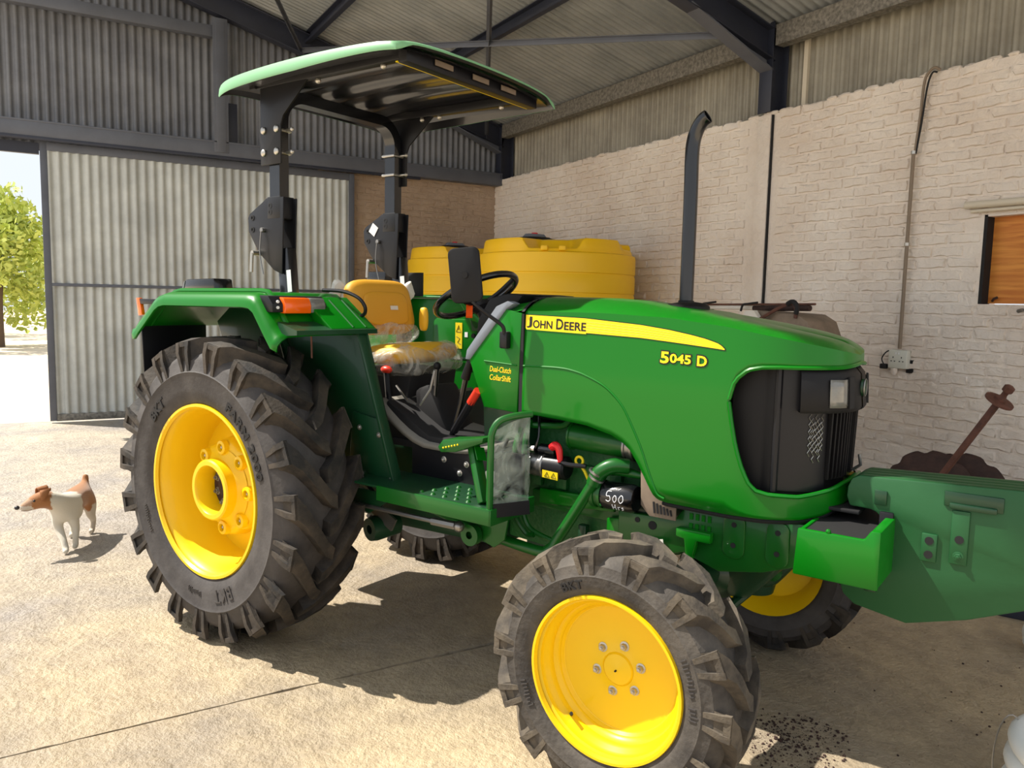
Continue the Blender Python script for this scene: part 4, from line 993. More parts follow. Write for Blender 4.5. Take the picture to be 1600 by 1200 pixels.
# black lining with pressed ribs, edge frame and front bar
rows = []
for i in range(NU + 1):
    u = -0.965 + 1.93 * i / NU; row = []
    for j in range(61):
        v = -0.965 + 1.93 * j / 60; x, y = can_xy(u, v); w = 1 if abs(u) < 0.78 and abs(v) < 0.8 else 0
        rib = 0.022 * max(-0.6, min(1, 1.7 * math.cos(v * 5.0 * math.pi))) * w
        row.append(Vector((x, y, can_z(x, y) - 0.030 - rib * 0.6)))
    rows.append(row)
part(MB().grid(rows), 'canopy_lining', 'canopy_under', can, smooth=45)
for sd in (-1, 1):
    part(MB().bar((-0.20, sd * 0.40, 2.465), (0.76, sd * 0.40, 2.455), 0.04, 0.04), 'canopy_rail', 'black', can, bevel=0.004)
    gus = [(-0.165, 2.10), (-0.165, 2.475), (0.21, 2.475), (0.0, 2.31), (-0.02, 2.27), (-0.02, 2.10)]
    gp = part(MB().prism(gus, 'y', sd * 0.402, sd * 0.412), 'gusset_plate', 'black', can, bevel=0.003)
    for z in (2.155, 2.255):
        for x in (-0.14, -0.045):
            part(MB().sphere((x, sd * 0.415, z), 0.017, 10, 6, (1, 0.55, 1)), 'dome_nut', 'zinc', gp)
        part(MB().tube([(-0.128, sd * 0.41, z), (-0.128, sd * 0.335, z), (-0.045, sd * 0.335, z), (-0.045, sd * 0.41, z)], 0.007, 8), 'u_bolt', 'zinc', gp)
        part(MB().cyl((-0.03, sd * 0.37, z), (0.01, sd * 0.37, z), 0.006).sphere((0.01, sd * 0.37, z), 0.010, 8, 5), 'bolt', 'zinc', gp)
    for x in (0.10, 0.22, 0.62):
        part(MB().sphere((x, sd * 0.395, 2.432), 0.013, 8, 5), 'bolt', 'zinc', can)
fb = part(MB().bar((0.76, -0.43, 2.448), (0.76, 0.46, 2.448), 0.06, 0.045, up=(1, 0, 0)), 'front_bar', 'black', can, bevel=0.003)
part(MB().bar((0.728, -0.43, 2.425), (0.728, 0.46, 2.425), 0.012, 0.004), 'bar_edge', 'warn_yellow', fb)
for yy in (-0.22, 0.02, 0.22): part(MB().box((0.792, yy, 2.45), (0.003, 0.11, 0.022)), 'bar_slot', 'tan_metal', fb)
part(MB().bar((-0.20, -0.43, 2.465), (-0.20, 0.43, 2.465), 0.04, 0.04, up=(1, 0, 0)), 'rear_bar', 'black', can, bevel=0.003)

# ---------------------------------------------------------------- seat
def cushion(rows, name, m, parent=TR, **k): return part(MB().grid(rows), name, m, parent, smooth=60, **k)
def pillow(center, ax, ay, az, hw_, hh_, th_, n=2.8, seg=40, rings=14, waist=0.0, taper=0.0):
    b = MB(); rows = []
    for i in range(rings + 1):
        f = math.pi * i / rings; row = []
        for k in range(seg + 1):
            a = 2 * math.pi * k / seg
            def se(c, p): return math.copysign(abs(c) ** (2 / p), c)
            rr = math.sin(f) ** (2 / 4.0) if 0 < i < rings else 0.0
            u = se(math.cos(a), n) * hw_ * rr; v = se(math.sin(a), n) * hh_ * rr; w = -math.copysign(abs(math.cos(f)) ** 0.8, math.cos(f)) * th_
            u *= 1 - taper * (v / hh_ * 0.5 + 0.5)
            row.append(center + ax * u + ay * v + az * w)
        rows.append(row)
    return b.grid(rows)
bk = R_(12); BY = Vector((-math.sin(bk), 0, math.cos(bk))); BX = Vector((0, 1, 0)); BZ = Vector((math.cos(bk), 0, math.sin(bk)))
seat = part(pillow(Vector((0.195, 0, 1.455)), BX, BY, BZ, 0.225, 0.135, 0.052, 4.6, taper=0.10), 'seat', 'seat_yellow', smooth=60, label='yellow driver seat still wrapped in plastic')
part(pillow(Vector((0.248, 0, 1.452)), BX, BY, BZ, 0.145, 0.082, 0.010, 4.5), 'back_panel', 'seat_yellow', seat, smooth=60)
part(MB().box((0.262, 0.035, 1.455), (0.002, 0.05, 0.02), ry=-bk), 'seat_label', 'sack_white', seat)
part(pillow(Vector((0.41, 0, 1.245)), Vector((0, 1, 0)), Vector((1, 0, 0.08)), Vector((0, 0, 1)), 0.225, 0.165, 0.05, 3.2), 'seat_cushion', 'seat_yellow2', seat, smooth=60)
part(pillow(Vector((0.30, 0.205, 1.40)), Vector((0, 1, 0)), Vector((1, 0, 0)), Vector((0, 0, 1)), 0.018, 0.025, 0.06, 2.5, 20, 8), 'arm_rest', 'seat_yellow2', seat, smooth=60)
def crumple(b, amp, sc, seed=0):
    b.v = [tuple(Vector(v) + noise.noise_vector(Vector(v) * sc + Vector((seed, 0, 0))) * amp) for v in b.v]; return b
pf = pillow(Vector((0.225, 0, 1.325)), BX, BY, BZ, 0.235, 0.055, 0.066, 2.6, 56, 22); crumple(pf, 0.016, 14)
part(pf, 'plastic_cover', 'plastic_film', seat, smooth=25)
pf = pillow(Vector((0.425, 0, 1.215)), Vector((0, 1, 0)), Vector((1, 0, 0.05)), Vector((0, 0, 1)), 0.245, 0.19, 0.075, 2.8, 72, 28); crumple(pf, 0.020, 11, 4)
part(pf, 'plastic_cover', 'plastic_film', seat, smooth=25)
for sd in (-1, 1):
    pf = pillow(Vector((0.15, sd * 0.235, 1.53)), Vector((0, 1, 0)), Vector((0.2, 0, 1)), Vector((1, 0, 0)), 0.03, 0.06, 0.02, 2.0, 16, 8); crumple(pf, 0.02, 20, sd); part(pf, 'plastic_cover', 'sack_white', seat, smooth=20)
part(MB().prism([(0.22, 1.18), (0.56, 1.17), (0.52, 0.92), (0.28, 0.92)], 'y', -0.16, 0.16), 'seat_base', 'black_matte', seat, bevel=0.01)

# ---------------------------------------------------------------- platform, steps, levers, pedals
pf_ = part(MB().box((0.85, 0.0, 0.885), (0.62, 0.62, 0.03)), 'platform', 'black_matte', bevel=0.004)
rows = []
for i in range(13):
    x = 0.52 + 0.68 * i / 12; zz = 0.905 + 0.16 * max(0, 1 - (x - 0.52) / 0.3) ** 1.6 + 0.05 * max(0, (x - 0.95) / 0.25) ** 2
    rows.append([Vector((x, -0.335 + 0.66 * j / 10, zz + (0.10 * max(0, 1 - abs((-0.335 + 0.66 * j / 10)) / 0.16)) * (1 if 0 else 0.4))) for j in range(11)])
mt = part(MB().grid(rows), 'floor_mat', 'mat_grey', pf_, smooth=60); solidify(mt, 0.022)
part(MB().prism([(0.52, 0.87), (0.55, 1.06), (0.80, 0.93), (1.20, 0.93), (1.20, 0.90), (0.80, 0.87)], 'y', -0.30, 0.30), 'tunnel', 'black_matte', pf_, bevel=0.01)
part(MB().prism([(0.72, 0.76), (0.72, 0.90), (1.30, 0.92), (1.30, 0.76)], 'y', -0.315, -0.300), 'riser', 'black', pf_, bevel=0.002)
for (x, z) in ((0.90, 0.845), (1.02, 0.84), (0.985, 0.80)): bb = MB(); hexbolt(bb, (x, -0.315, z), (0, -1, 0), 0.009, 0.012); part(bb, 'bolt', 'zinc', pf_)
for sd in (-1, 1):
    st = part(MB().prism([(0.60, -0.575 * -sd), (1.345, -0.575 * -sd), (1.345, -0.31 * -sd), (0.60, -0.31 * -sd)], 'z', 0.752, 0.762), 'footstep', 'green_dark', bevel=0.002)
    part(MB().prism([(0.78, 0.705), (1.352, 0.705), (1.352, 0.765), (0.78, 0.765)], 'y', sd * 0.583, sd * 0.572), 'step_edge', 'green_frame', st, bevel=0.003)
    part(MB().prism([(sd * 0.583, 0.705), (sd * 0.31, 0.705), (sd * 0.31, 0.765), (sd * 0.583, 0.765)], 'x', 1.343, 1.353), 'step_edge', 'green_frame', st, bevel=0.003)
    for i in range(5):
        for j in range(4):
            part(MB().lathe([(0.012, 0), (0.006, 0.007), (0.001, 0.008)], (0.98 + 0.058 * i + 0.02 * j, sd * (0.535 - 0.05 * j), 0.762), (0, 0, 1), 10), 'step_stud', 'green_frame', st)
# guard: bent tube frame with a cloudy pane
gd = part(MB().tube([(1.335, -0.565, 0.71), (1.335, -0.565, 0.98), (1.338, -0.562, 1.04), (1.352, -0.54, 1.078), (1.385, -0.50, 1.095), (1.42, -0.44, 1.10)], 0.0125, 10, smooth=5), 'side_guard', 'green_frame', label='bent green tube guard with cloudy plastic pane')
part(MB().tube([(1.30, -0.53, 0.78), (1.305, -0.53, 1.02), (1.325, -0.53, 1.05)], 0.008, 8, smooth=4), 'guard_stay', 'green_frame', gd)
pn = MB().grid([[Vector((1.342 + 0.085 * k / 10, -0.557 + 0.10 * k / 10, 0.775 + (1.045 + 0.045 * math.sin(math.pi / 2 * k / 10) - 0.775) * j / 8)) for j in range(9)] for k in range(11)])
crumple(pn, 0.006, 16); part(pn, 'guard_pane', 'guard_pane', gd, smooth=40)
part(MB().bar((1.342, -0.555, 0.755), (1.43, -0.455, 0.765), 0.006, 0.05), 'guard_foot', 'black', gd)
# brake pedal arm on the right
pdl = part(MB().bar((1.17, -0.46, 0.965), (1.275, -0.52, 0.765), 0.045, 0.028, up=(1, 0, 0.6)), 'pedal', 'green_frame', bevel=0.004)
part(MB().prism([(1.045, 0.945), (1.06, 0.925), (1.13, 0.935), (1.26, 0.985), (1.265, 1.005), (1.15, 0.985), (1.07, 0.975)], 'y', -0.52, -0.42), 'pedal_pad', 'green_frame', pdl, bevel=0.004)
for k in range(6): part(MB().sphere((1.075 + 0.014 * k, -0.521, 0.945 + 0.004 * k), 0.004, 6, 4), 'pad_stud', 'warn_yellow', pdl)
part(MB().bar((1.20, -0.462, 0.955), (1.225, -0.475, 0.91), 0.05, 0.004, up=(1, 0, 0.6)), 'gusset', 'green', pdl)
lv = part(MB().tube([(0.535, -0.27, 0.93), (0.525, -0.26, 1.05), (0.50, -0.25, 1.17)], 0.014, 8), 'hydraulic_lever', 'black')
part(MB().sphere((0.498, -0.25, 1.185), 0.02, 10, 7, (1.6, 1, 0.9)), 'lever_knob', 'red_lever', lv)
lv = part(MB().tube([(0.86, -0.22, 0.93), (0.92, -0.235, 1.08), (0.965, -0.25, 1.22)], 0.012, 8), 'gear_lever', 'black_gloss')
part(MB().cyl((0.95, -0.247, 1.18), (0.98, -0.252, 1.25), 0.02, 0.016), 'lever_knob', 'black_plastic', lv)
lv = part(MB().tube([(0.88, -0.23, 0.95), (1.01, -0.27, 1.10)], 0.016, 8), 'hand_brake', 'black')
part(MB().cyl((0.995, -0.265, 1.085), (1.045, -0.28, 1.14), 0.017), 'lever_knob', 'red_lever', lv)
lv = part(MB().tube([(0.70, -0.16, 1.0), (0.71, -0.15, 1.20)], 0.01, 8), 'gear_lever', 'black_gloss'); part(MB().sphere((0.71, -0.15, 1.21), 0.018), 'lever_knob', 'black_plastic', lv)
part(MB().prism([(0.62, 0.93), (0.60, 1.10), (0.68, 1.13), (0.80, 0.93)], 'y', -0.18, 0.02), 'gear_tower', 'black_matte', bevel=0.02)
part(MB().tube([(0.57, -0.26, 1.12), (0.66, -0.28, 1.06), (0.71, -0.28, 1.05)], 0.005, 6).tube([(0.73, -0.28, 1.05), (0.77, -0.26, 1.12), (0.775, -0.24, 1.2)], 0.005, 6), 'control_rod', 'steel')

# ---------------------------------------------------------------- driveline and chassis
ch = part(MB().prism([(-0.32, 0.52), (-0.32, 0.82), (0.10, 0.98), (0.45, 0.92), (1.10, 0.88), (1.10, 0.48), (0.5, 0.46)], 'y', -0.19, 0.19), 'gearbox', 'green_dark', bevel=0.03, smooth=40)
for sd in (-1, 1):
    part(MB().lathe([(0.16, 0), (0.16, 0.05), (0.12, 0.10), (0.10, 0.30), (0.13, 0.36)], (0, sd * 0.17, 0.662), (0, sd, 0), 28), 'axle_housing', 'green_dark', ch, smooth=40)
part(MB().box((-0.1, 0, 0.98), (0.35, 0.34, 0.2)), 'hydraulic_housing', 'green_dark', ch, bevel=0.02)
# long pipe under the step and other lower pieces
part(MB().tube([(0.35, -0.30, 0.60), (0.62, -0.30, 0.63), (0.85, -0.30, 0.62), (1.05, -0.31, 0.585), (1.36, -0.32, 0.56), (1.43, -0.315, 0.575), (1.47, -0.30, 0.64), (1.60, -0.27, 0.87)], 0.021, 12, smooth=6), 'return_pipe', 'green_frame', ch)
part(MB().tube([(1.585, -0.272, 0.84), (1.605, -0.268, 0.885), (1.65, -0.25, 0.915), (1.70, -0.22, 0.915)], 0.028, 12, smooth=5), 'pipe_elbow', 'green_frame', ch)
for k in (0.865, 0.885): part(MB().lathe([(0.024, -0.004), (0.031, -0.004), (0.031, 0.004), (0.024, 0.004)], (1.597, -0.27, k), (0.45, 0.1, 0.9), 20, closedp=True), 'hose_clip', 'steel', ch)
part(MB().tube([(0.18, -0.47, 0.62), (0.62, -0.47, 0.63), (1.06, -0.47, 0.635)], 0.010, 8), 'control_link', 'steel', ch)
part(MB().tube([(0.98, -0.47, 0.634), (1.10, -0.47, 0.637)], 0.017, 8).sphere((1.115, -0.47, 0.637), 0.022), 'link_end', 'steel', ch)
part(MB().tube([(0.25, -0.40, 0.60), (0.52, -0.40, 0.60)], 0.012, 8).sphere((0.53, -0.40, 0.598), 0.022), 'lift_link', 'steel', ch)
part(MB().bar((0.45, -0.36, 0.64), (0.66, -0.36, 0.53), 0.012, 0.06), 'lift_arm', 'steel', ch)
part(MB().lathe([(0.02, 0), (0.05, 0.0), (0.055, 0.03), (0.05, 0.14), (0.02, 0.14)], (0.55, -0.40, 0.50), (0.2, 1, 0.05), 20), 'lower_link_end', 'green_dark', ch, smooth=40)
part(MB().lathe([(0.015, 0), (0.042, 0.0), (0.042, 0.03), (0.015, 0.03)], (1.14, -0.44, 0.60), (0, 1, 0), 20), 'pivot_plate', 'green_frame', ch)
part(MB().prism([(1.10, 0.705), (1.30, 0.705), (1.28, 0.60), (1.23, 0.56), (1.16, 0.58)], 'y', -0.40, -0.388), 'pivot_bracket', 'green_frame', ch, bevel=0.003)
part(MB().prism([(0.48, 0.70), (0.80, 0.70), (0.72, 0.66), (0.62, 0.60), (0.50, 0.62)], 'y', -0.47, -0.46), 'lower_bracket', 'green_dark', ch, bevel=0.003)
part(MB().tube([(0.30, -0.46, 0.76), (0.55, -0.46, 0.74), (0.68, -0.46, 0.66)], 0.008, 8, smooth=3), 'hose', 'black_gloss', ch)
part(MB().lathe([(0.025, 0), (0.03, 0.02), (0.03, 0.07), (0.015, 0.08)], (0.50, -0.52, 0.80), (0.9, 0.2, 0.1), 16), 'hydraulic_coupler', 'zinc', ch)

# ---------------------------------------------------------------- engine
en = part(MB().prism([(1.10, 0.52), (1.10, 0.98), (1.30, 1.02), (1.85, 1.03), (1.88, 0.60), (1.5, 0.50)], 'y', -0.13, 0.15), 'engine_block', 'green_cast', bevel=0.015)
part(MB().box((1.50, -0.145, 0.715), (0.52, 0.03, 0.07)), 'sump_flange', 'green_frame', en, bevel=0.004)
part(MB().prism([(1.18, 0.46), (1.70, 0.46), (1.74, 0.62), (1.18, 0.62)], 'y', -0.12, 0.12), 'sump', 'green_dark', en, bevel=0.02)
for i in range(5): part(MB().box((1.25 + 0.12 * i, -0.14, 0.82), (0.05, 0.03, 0.11)), 'block_rib', 'green_cast', en, bevel=0.006)
part(MB().box((1.52, 0, 1.09), (0.6, 0.22, 0.13)), 'cylinder_head', 'green_dark', en, bevel=0.01)
part(MB().tube([(1.43, -0.17, 0.99), (1.70, -0.17, 0.98)], 0.050, 20), 'intake_pipe', 'green_frame', en, smooth=40)
part(MB().lathe([(0.03, 0), (0.055, 0.005), (0.055, 0.012), (0.051, 0.014)], (1.425, -0.17, 0.99), (1, 0, 0), 20), 'pipe_flange', 'green_frame', en)
part(MB().lathe([(0.052, 0), (0.056, 0.003), (0.056, 0.01), (0.052, 0.013), (0.052, 0.03), (0.056, 0.033), (0.056, 0.04), (0.052, 0.043)], (1.665, -0.17, 0.981), (1, 0, -0.03), 20), 'hose_clip', 'steel', en)
part(MB().tube([(1.69, -0.17, 0.98), (1.76, -0.17, 0.975), (1.78, -0.17, 1.02), (1.78, -0.16, 1.10)], 0.046, 16, smooth=5), 'intake_elbow', 'green_frame', en, smooth=40)
for x in (1.50, 1.62, 1.70): part(MB().cyl((x, -0.15, 1.03), (x, -0.15, 1.10), 0.016).box((x, -0.15, 1.10), (0.04, 0.05, 0.03)), 'injector', 'green_dark', en)
# starter motor
sm = part(MB().lathe([(0.02, 0), (0.044, 0.004), (0.048, 0.03), (0.044, 0.05), (0.050, 0.055), (0.050, 0.07), (0.046, 0.075)], (1.262, -0.205, 0.865), (1, 0, 0.01), 28), 'starter_motor', 'steel', smooth=35)
part(MB().lathe([(0.046, 0.07), (0.046, 0.165), (0.038, 0.172), (0.001, 0.174)], (1.262, -0.205, 0.865), (1, 0, 0.01), 28), 'motor_case', 'black', sm, smooth=35)
part(MB().lathe([(0.001, 0), (0.026, 0.002), (0.026, 0.075), (0.001, 0.08)], (1.312, -0.215, 0.925), (1, 0, 0.01), 20), 'solenoid', 'black_gloss', sm, smooth=35)
part(MB().tube([(1.255, -0.2, 0.90), (1.275, -0.235, 0.925), (1.305, -0.24, 0.93)], 0.016, 10, smooth=4), 'terminal', 'chrome', sm)
part(MB().tube([(1.375, -0.235, 0.945), (1.395, -0.24, 0.955), (1.412, -0.24, 0.94), (1.418, -0.24, 0.895)], [0.015, 0.017, 0.014, 0.010], 10, smooth=4), 'red_cap', 'red', sm)
part(MB().prism([(1.345, 0.828), (1.415, 0.824), (1.415, 0.853), (1.345, 0.857)], 'y', -0.2515, -0.247), 'warning_sticker', 'warn_yellow', sm)
for k in (0, 1): part(MB().tube([(1.356 + 0.03 * k, -0.2525, 0.833), (1.378 + 0.03 * k, -0.2525, 0.832), (1.367 + 0.03 * k, -0.2525, 0.850)], 0.0014, 4, closed=True), 'sticker_mark', 'decal_black', sm)
part(MB().tube([(1.41, -0.235, 0.90), (1.45, -0.24, 0.89), (1.52, -0.22, 0.89)], 0.009, 8, smooth=4), 'cable', 'black', sm)
# dipstick, oil filter, hoses
ds = part(MB().tube([(1.488 + 0.016 * math.cos(a), -0.215, 0.905 + 0.016 * math.sin(a)) for a in [2 * math.pi * k / 20 for k in range(20)]], 0.0055, 8, closed=True), 'dipstick', 'warn_yellow', smooth=60)
part(MB().tube([(1.497, -0.215, 0.888), (1.512, -0.213, 0.868), (1.53, -0.20, 0.82)], 0.006, 8), 'dipstick_rod', 'warn_yellow', ds)
FO = Vector((1.615, -0.235, 0.802)); FX = Vector((1, 0, 0.015)).normalized()
of = part(MB().lathe([(0.02, 0.0), (0.050, 0.004), (0.052, 0.012), (0.052, 0.115), (0.046, 0.13), (0.001, 0.132)], FO, FX, 36), 'oil_filter', 'black_gloss', smooth=35, label='black oil filter with chalked service hours')
part(MB().lathe([(0.03, -0.05), (0.052, -0.045), (0.052, -0.028), (0.046, -0.025), (0.046, -0.012), (0.053, -0.010), (0.053, 0.002)], FO, FX, 32), 'filter_head', 'green_frame', of, smooth=35)
part(MB().tube([(1.585, -0.235, 0.85), (1.60, -0.23, 0.885), (1.64, -0.22, 0.895), (1.75, -0.21, 0.885)], [0.024, 0.026, 0.022, 0.012], 12, smooth=5), 'oil_pipe', 'green_frame', of, smooth=40)
def on_filter(u, v, r=0.0528):                        # u along the filter, v round it (0 faces the viewer, up positive)
    a = v / 0.052; return Vector((FO.x + u, FO.y - r * math.cos(a - 0.05), FO.z + 0.015 * u + r * math.sin(a - 0.05)))
strokes = [[(0.052, 0.03), (0.036, 0.028), (0.034, 0.012), (0.046, 0.012), (0.05, 0.0), (0.042, -0.008), (0.032, -0.004)],
           [(0.066, 0.016), (0.060, 0.004), (0.066, -0.008), (0.074, 0.002), (0.072, 0.014), (0.066, 0.016)],
           [(0.092, 0.020), (0.084, 0.006), (0.090, -0.008), (0.101, 0.002), (0.099, 0.016), (0.092, 0.020)],
           [(0.056, -0.018), (0.056, -0.042)], [(0.068, -0.018), (0.068, -0.042)], [(0.056, -0.030), (0.068, -0.030)],
           [(0.078, -0.026), (0.078, -0.042)], [(0.078, -0.030), (0.086, -0.025)], [(0.100, -0.026), (0.093, -0.028), (0.098, -0.036), (0.091, -0.041)],
           [(0.05, 0.042), (0.062, 0.040)], [(0.076, 0.038), (0.084, 0.045)]]
for q in strokes:
    d = [Vector((a, c, 0)) for a, c in q]; d = catmull(d, 5) if len(d) > 2 else [d[0].lerp(d[1], k / 5) for k in range(6)]
    part(MB().tube([on_filter(p.x, p.y) for p in d], 0.0016, 5), 'chalk_stroke', 'white_text', of)
hz = part(MB().tube([(1.25, -0.20, 1.03), (1.262, -0.25, 0.97), (1.262, -0.265, 0.80), (1.265, -0.265, 0.70), (1.30, -0.26, 0.62), (1.40, -0.25, 0.585)], 0.011, 8, smooth=6), 'fuel_hose', 'green_frame')
part(MB().tube([(1.22, -0.22, 1.0), (1.225, -0.27, 0.92), (1.232, -0.285, 0.78), (1.24, -0.28, 0.67), (1.29, -0.27, 0.60), (1.325, -0.27, 0.60)], 0.011, 8, smooth=6), 'hose', 'green_frame', hz)
part(MB().tube([(1.262, -0.20, 1.015), (1.32, -0.20, 1.02), (1.40, -0.18, 1.03), (1.43, -0.16, 1.09)], 0.013, 8, smooth=5), 'hose', 'green_frame', hz)
part(MB().tube([(1.20, -0.33, 0.94), (1.185, -0.36, 0.88), (1.19, -0.36, 0.78), (1.205, -0.34, 0.66), (1.21, -0.33, 0.60)], 0.014, 8, smooth=6).tube([(1.22, -0.31, 0.97), (1.205, -0.34, 0.90), (1.195, -0.35, 0.84)], 0.008, 8, smooth=4), 'battery_cable', 'black_matte', hz)
part(MB().box((1.186, -0.375, 0.825), (0.03, 0.022, 0.045)), 'cable_tag', 'sack_white', hz, bevel=0.002)
part(MB().tube([(1.29, -0.20, 1.06), (1.31, -0.23, 0.98), (1.30, -0.24, 0.93)], 0.005, 6, smooth=4), 'wire', 'black_gloss', hz)
part(MB().prism([(1.28, 0.70), (1.28, 0.76), (1.62, 0.765), (1.62, 0.72)], 'y', -0.17, -0.15), 'engine_bracket', 'green', en, bevel=0.004)
part(MB().prism([(1.60, 0.60), (1.60, 0.70), (1.78, 0.73), (1.78, 0.68), (1.69, 0.58)], 'y', -0.19, -0.17), 'engine_bracket', 'green', en, bevel=0.004)
part(MB().box((1.49, -0.17, 0.60), (0.035, 0.03, 0.10)), 'drain_cock', 'green_dark', en, bevel=0.004)
# radiator shroud side with slots
sh = part(MB().prism([(1.755, 1.02), (1.79, 1.02), (1.84, 0.88), (1.90, 0.80), (1.90, 0.755), (1.80, 0.755), (1.765, 0.79)], 'y', -0.245, -0.238), 'radiator_shroud', 'tan_metal', bevel=0.002)
for k in range(6): part(MB().bar((1.815 + 0.013 * k, -0.246, 0.81 - 0.004 * k), (1.820 + 0.013 * k, -0.246, 0.77), 0.004, 0.006), 'slot', 'black_matte', sh)
part(MB().box((1.80, 0, 0.95), (0.03, 0.40, 0.30)), 'radiator', 'black_matte', sh)

# ---------------------------------------------------------------- front frame, axle, weights, exhaust
fr = part(MB().prism([(1.66, 0.745), (1.88, 0.75), (1.93, 0.815), (2.36, 0.815), (2.38, 0.70), (2.20, 0.63), (2.05, 0.60), (1.92, 0.64), (1.80, 0.60), (1.66, 0.62)], 'y', -0.215, -0.185), 'front_frame', 'green_frame', bevel=0.006)
part(MB().prism([(1.66, 0.745), (1.88, 0.75), (1.93, 0.815), (2.36, 0.815), (2.38, 0.70), (2.20, 0.63), (2.05, 0.60), (1.92, 0.64), (1.80, 0.60), (1.66, 0.62)], 'y', 0.185, 0.215), 'side_rail', 'green_frame', fr, bevel=0.006)
part(MB().box((2.02, 0, 0.72), (0.66, 0.37, 0.14)), 'front_casting', 'green_dark', fr, bevel=0.01)
for (x, z) in ((1.74, 0.725), (1.80, 0.715)): part(MB().cyl((x, -0.217, z), (x, -0.2155, z), 0.016 if x > 1.75 else 0.010), 'bolt_hole', 'black_matte', fr)
for x in (2.10, 2.245):
    rs = part(MB().prism(rrect(0.075, 0.15, 0.03), 'y', -0.224, -0.214).xf(Matrix.Translation((x, 0, 0.735))), 'mount_pad', 'green_frame', fr, bevel=0.004)
    for z in (0.775, 0.705): part(MB().cyl((x, -0.2262, z), (x, -0.2235, z), 0.009), 'bolt_hole', 'black_matte', rs)
for r_ in range(2):
    for k in range(4): part(MB().box((1.945 + 0.022 * k, -0.2165, 0.775 - 0.035 * r_), (0.012, 0.004, 0.022)), 'vent_slot', 'green', fr)
part(MB().prism([(1.905, 0.735), (2.03, 0.735), (2.03, 0.70), (1.98, 0.70), (1.965, 0.63), (1.945, 0.63), (1.935, 0.70), (1.905, 0.705)], 'y', -0.25, -0.22), 'axle_stop', 'green', fr, bevel=0.004)
part(MB().cyl((1.95, -0.16, 0.80), (1.95, -0.20, 0.80), 0.01), 'bolt', 'zinc', fr)
part(MB().box((1.80, -0.235, 0.655), (0.11, 0.002, 0.028), ry=R_(-10)), 'paper_tag', 'sack_white', fr)
ax_ = part(MB().tube([(1.943, -0.52, 0.50), (1.943, -0.25, 0.545), (1.943, 0.25, 0.545), (1.943, 0.52, 0.50)], 0.062, 16), 'front_axle', 'green_dark', smooth=40)
part(MB().sphere((1.943, 0.02, 0.53), 0.13, 20, 12, (1.0, 0.9, 0.85)), 'differential', 'green_dark', ax_, smooth=60)
for sd in (-1, 1):
    part(MB().lathe([(0.02, -0.17), (0.075, -0.165), (0.09, -0.10), (0.085, 0.05), (0.095, 0.08), (0.09, 0.13), (0.05, 0.16), (0.001, 0.165)], (1.943, sd * 0.50, 0.47), (0, 0, 1), 28), 'steering_knuckle', 'green_dark', ax_, smooth=40)
    part(MB().lathe([(0.09, 0), (0.10, 0.03), (0.07, 0.09), (0.06, 0.14)], (1.943, sd * 0.52, 0.409), (0, sd, 0), 24), 'wheel_hub', 'green_dark', ax_, smooth=40)
    part(MB().prism([(1.98, 0.60), (2.12, 0.58), (2.15, 0.50), (2.06, 0.38), (2.0, 0.36), (1.97, 0.44)], 'y', sd * 0.36, sd * 0.47), 'knuckle_arm', 'green_dark', ax_, bevel=0.02)
part(MB().tube([(2.06, -0.42, 0.45), (2.06, 0.42, 0.45)], 0.018, 10), 'tie_rod', 'green_dark', ax_)
part(MB().tube([(2.00, 0.10, 0.62), (2.04, 0.26, 0.52), (2.06, 0.36, 0.44)], 0.035, 12), 'steering_cylinder', 'green_frame', ax_)
part(MB().prism([(1.98, 0.64), (2.24, 0.68), (2.18, 0.56), (2.10, 0.47), (2.03, 0.46), (2.0, 0.55)], 'y', -0.06, 0.16), 'axle_bracket', 'green_dark', ax_, bevel=0.015)
bt = MB().lathe([(0.075, 0)] + [(0.06 + 0.015 * (k % 2), 0.012 * k) for k in range(1, 8)], (1.88, -0.40, 0.57), (0.3, -0.3, 1), 20); part(bt, 'rubber_boot', 'black_matte', ax_)
# weight carrier: open-topped beam across the nose
wc = part(MB().prism([(2.335, 0.700), (2.345, 0.838), (2.358, 0.838), (2.358, 0.715), (2.545, 0.712), (2.545, 0.868), (2.572, 0.868), (2.572, 0.700)], 'y', -0.352, 0.352), 'weight_carrier', 'green', bevel=0.004, label='bright green beam carrying the front weights')
part(MB().prism([(2.335, 0.698), (2.343, 0.842), (2.53, 0.842), (2.548, 0.872), (2.574, 0.872), (2.574, 0.698)], 'y', -0.360, -0.345), 'end_plate', 'green', wc, bevel=0.006)
part(MB().prism([(2.335, 0.698), (2.343, 0.842), (2.53, 0.842), (2.548, 0.872), (2.574, 0.872), (2.574, 0.698)], 'y', 0.345, 0.360), 'end_plate', 'green', wc, bevel=0.006)
part(MB().sphere((2.43, -0.352, 0.845), 0.008, 8, 5), 'weld_nib', 'green', wc)
part(MB().box((2.30, 0, 0.76), (0.14, 0.30, 0.10)), 'carrier_mount', 'green_dark', wc, bevel=0.01)
part(MB().box((2.452, 0, 0.828), (0.185, 0.68, 0.012)), 'carrier_shade', 'black_matte', wc)  # black sheet added to darken the open inside of the beam
part(MB().box((2.36, 0.05, 0.868), (0.22, 0.42, 0.012)), 'carrier_plate', 'black_matte', wc, bevel=0.003)
WP = [(2.462, 0.985), (2.44, 0.972), (2.430, 0.945), (2.428, 0.915), (2.438, 0.885), (2.50, 0.883), (2.52, 0.875), (2.53, 0.862), (2.53, 0.72), (2.435, 0.70), (2.415, 0.66), (2.435, 0.60), (2.47, 0.572), (2.62, 0.548), (2.78, 0.60), (2.955, 0.68), (3.03, 0.75), (3.04, 0.92), (3.00, 0.985), (2.93, 1.005)]
WN = 4; wt = 0.043
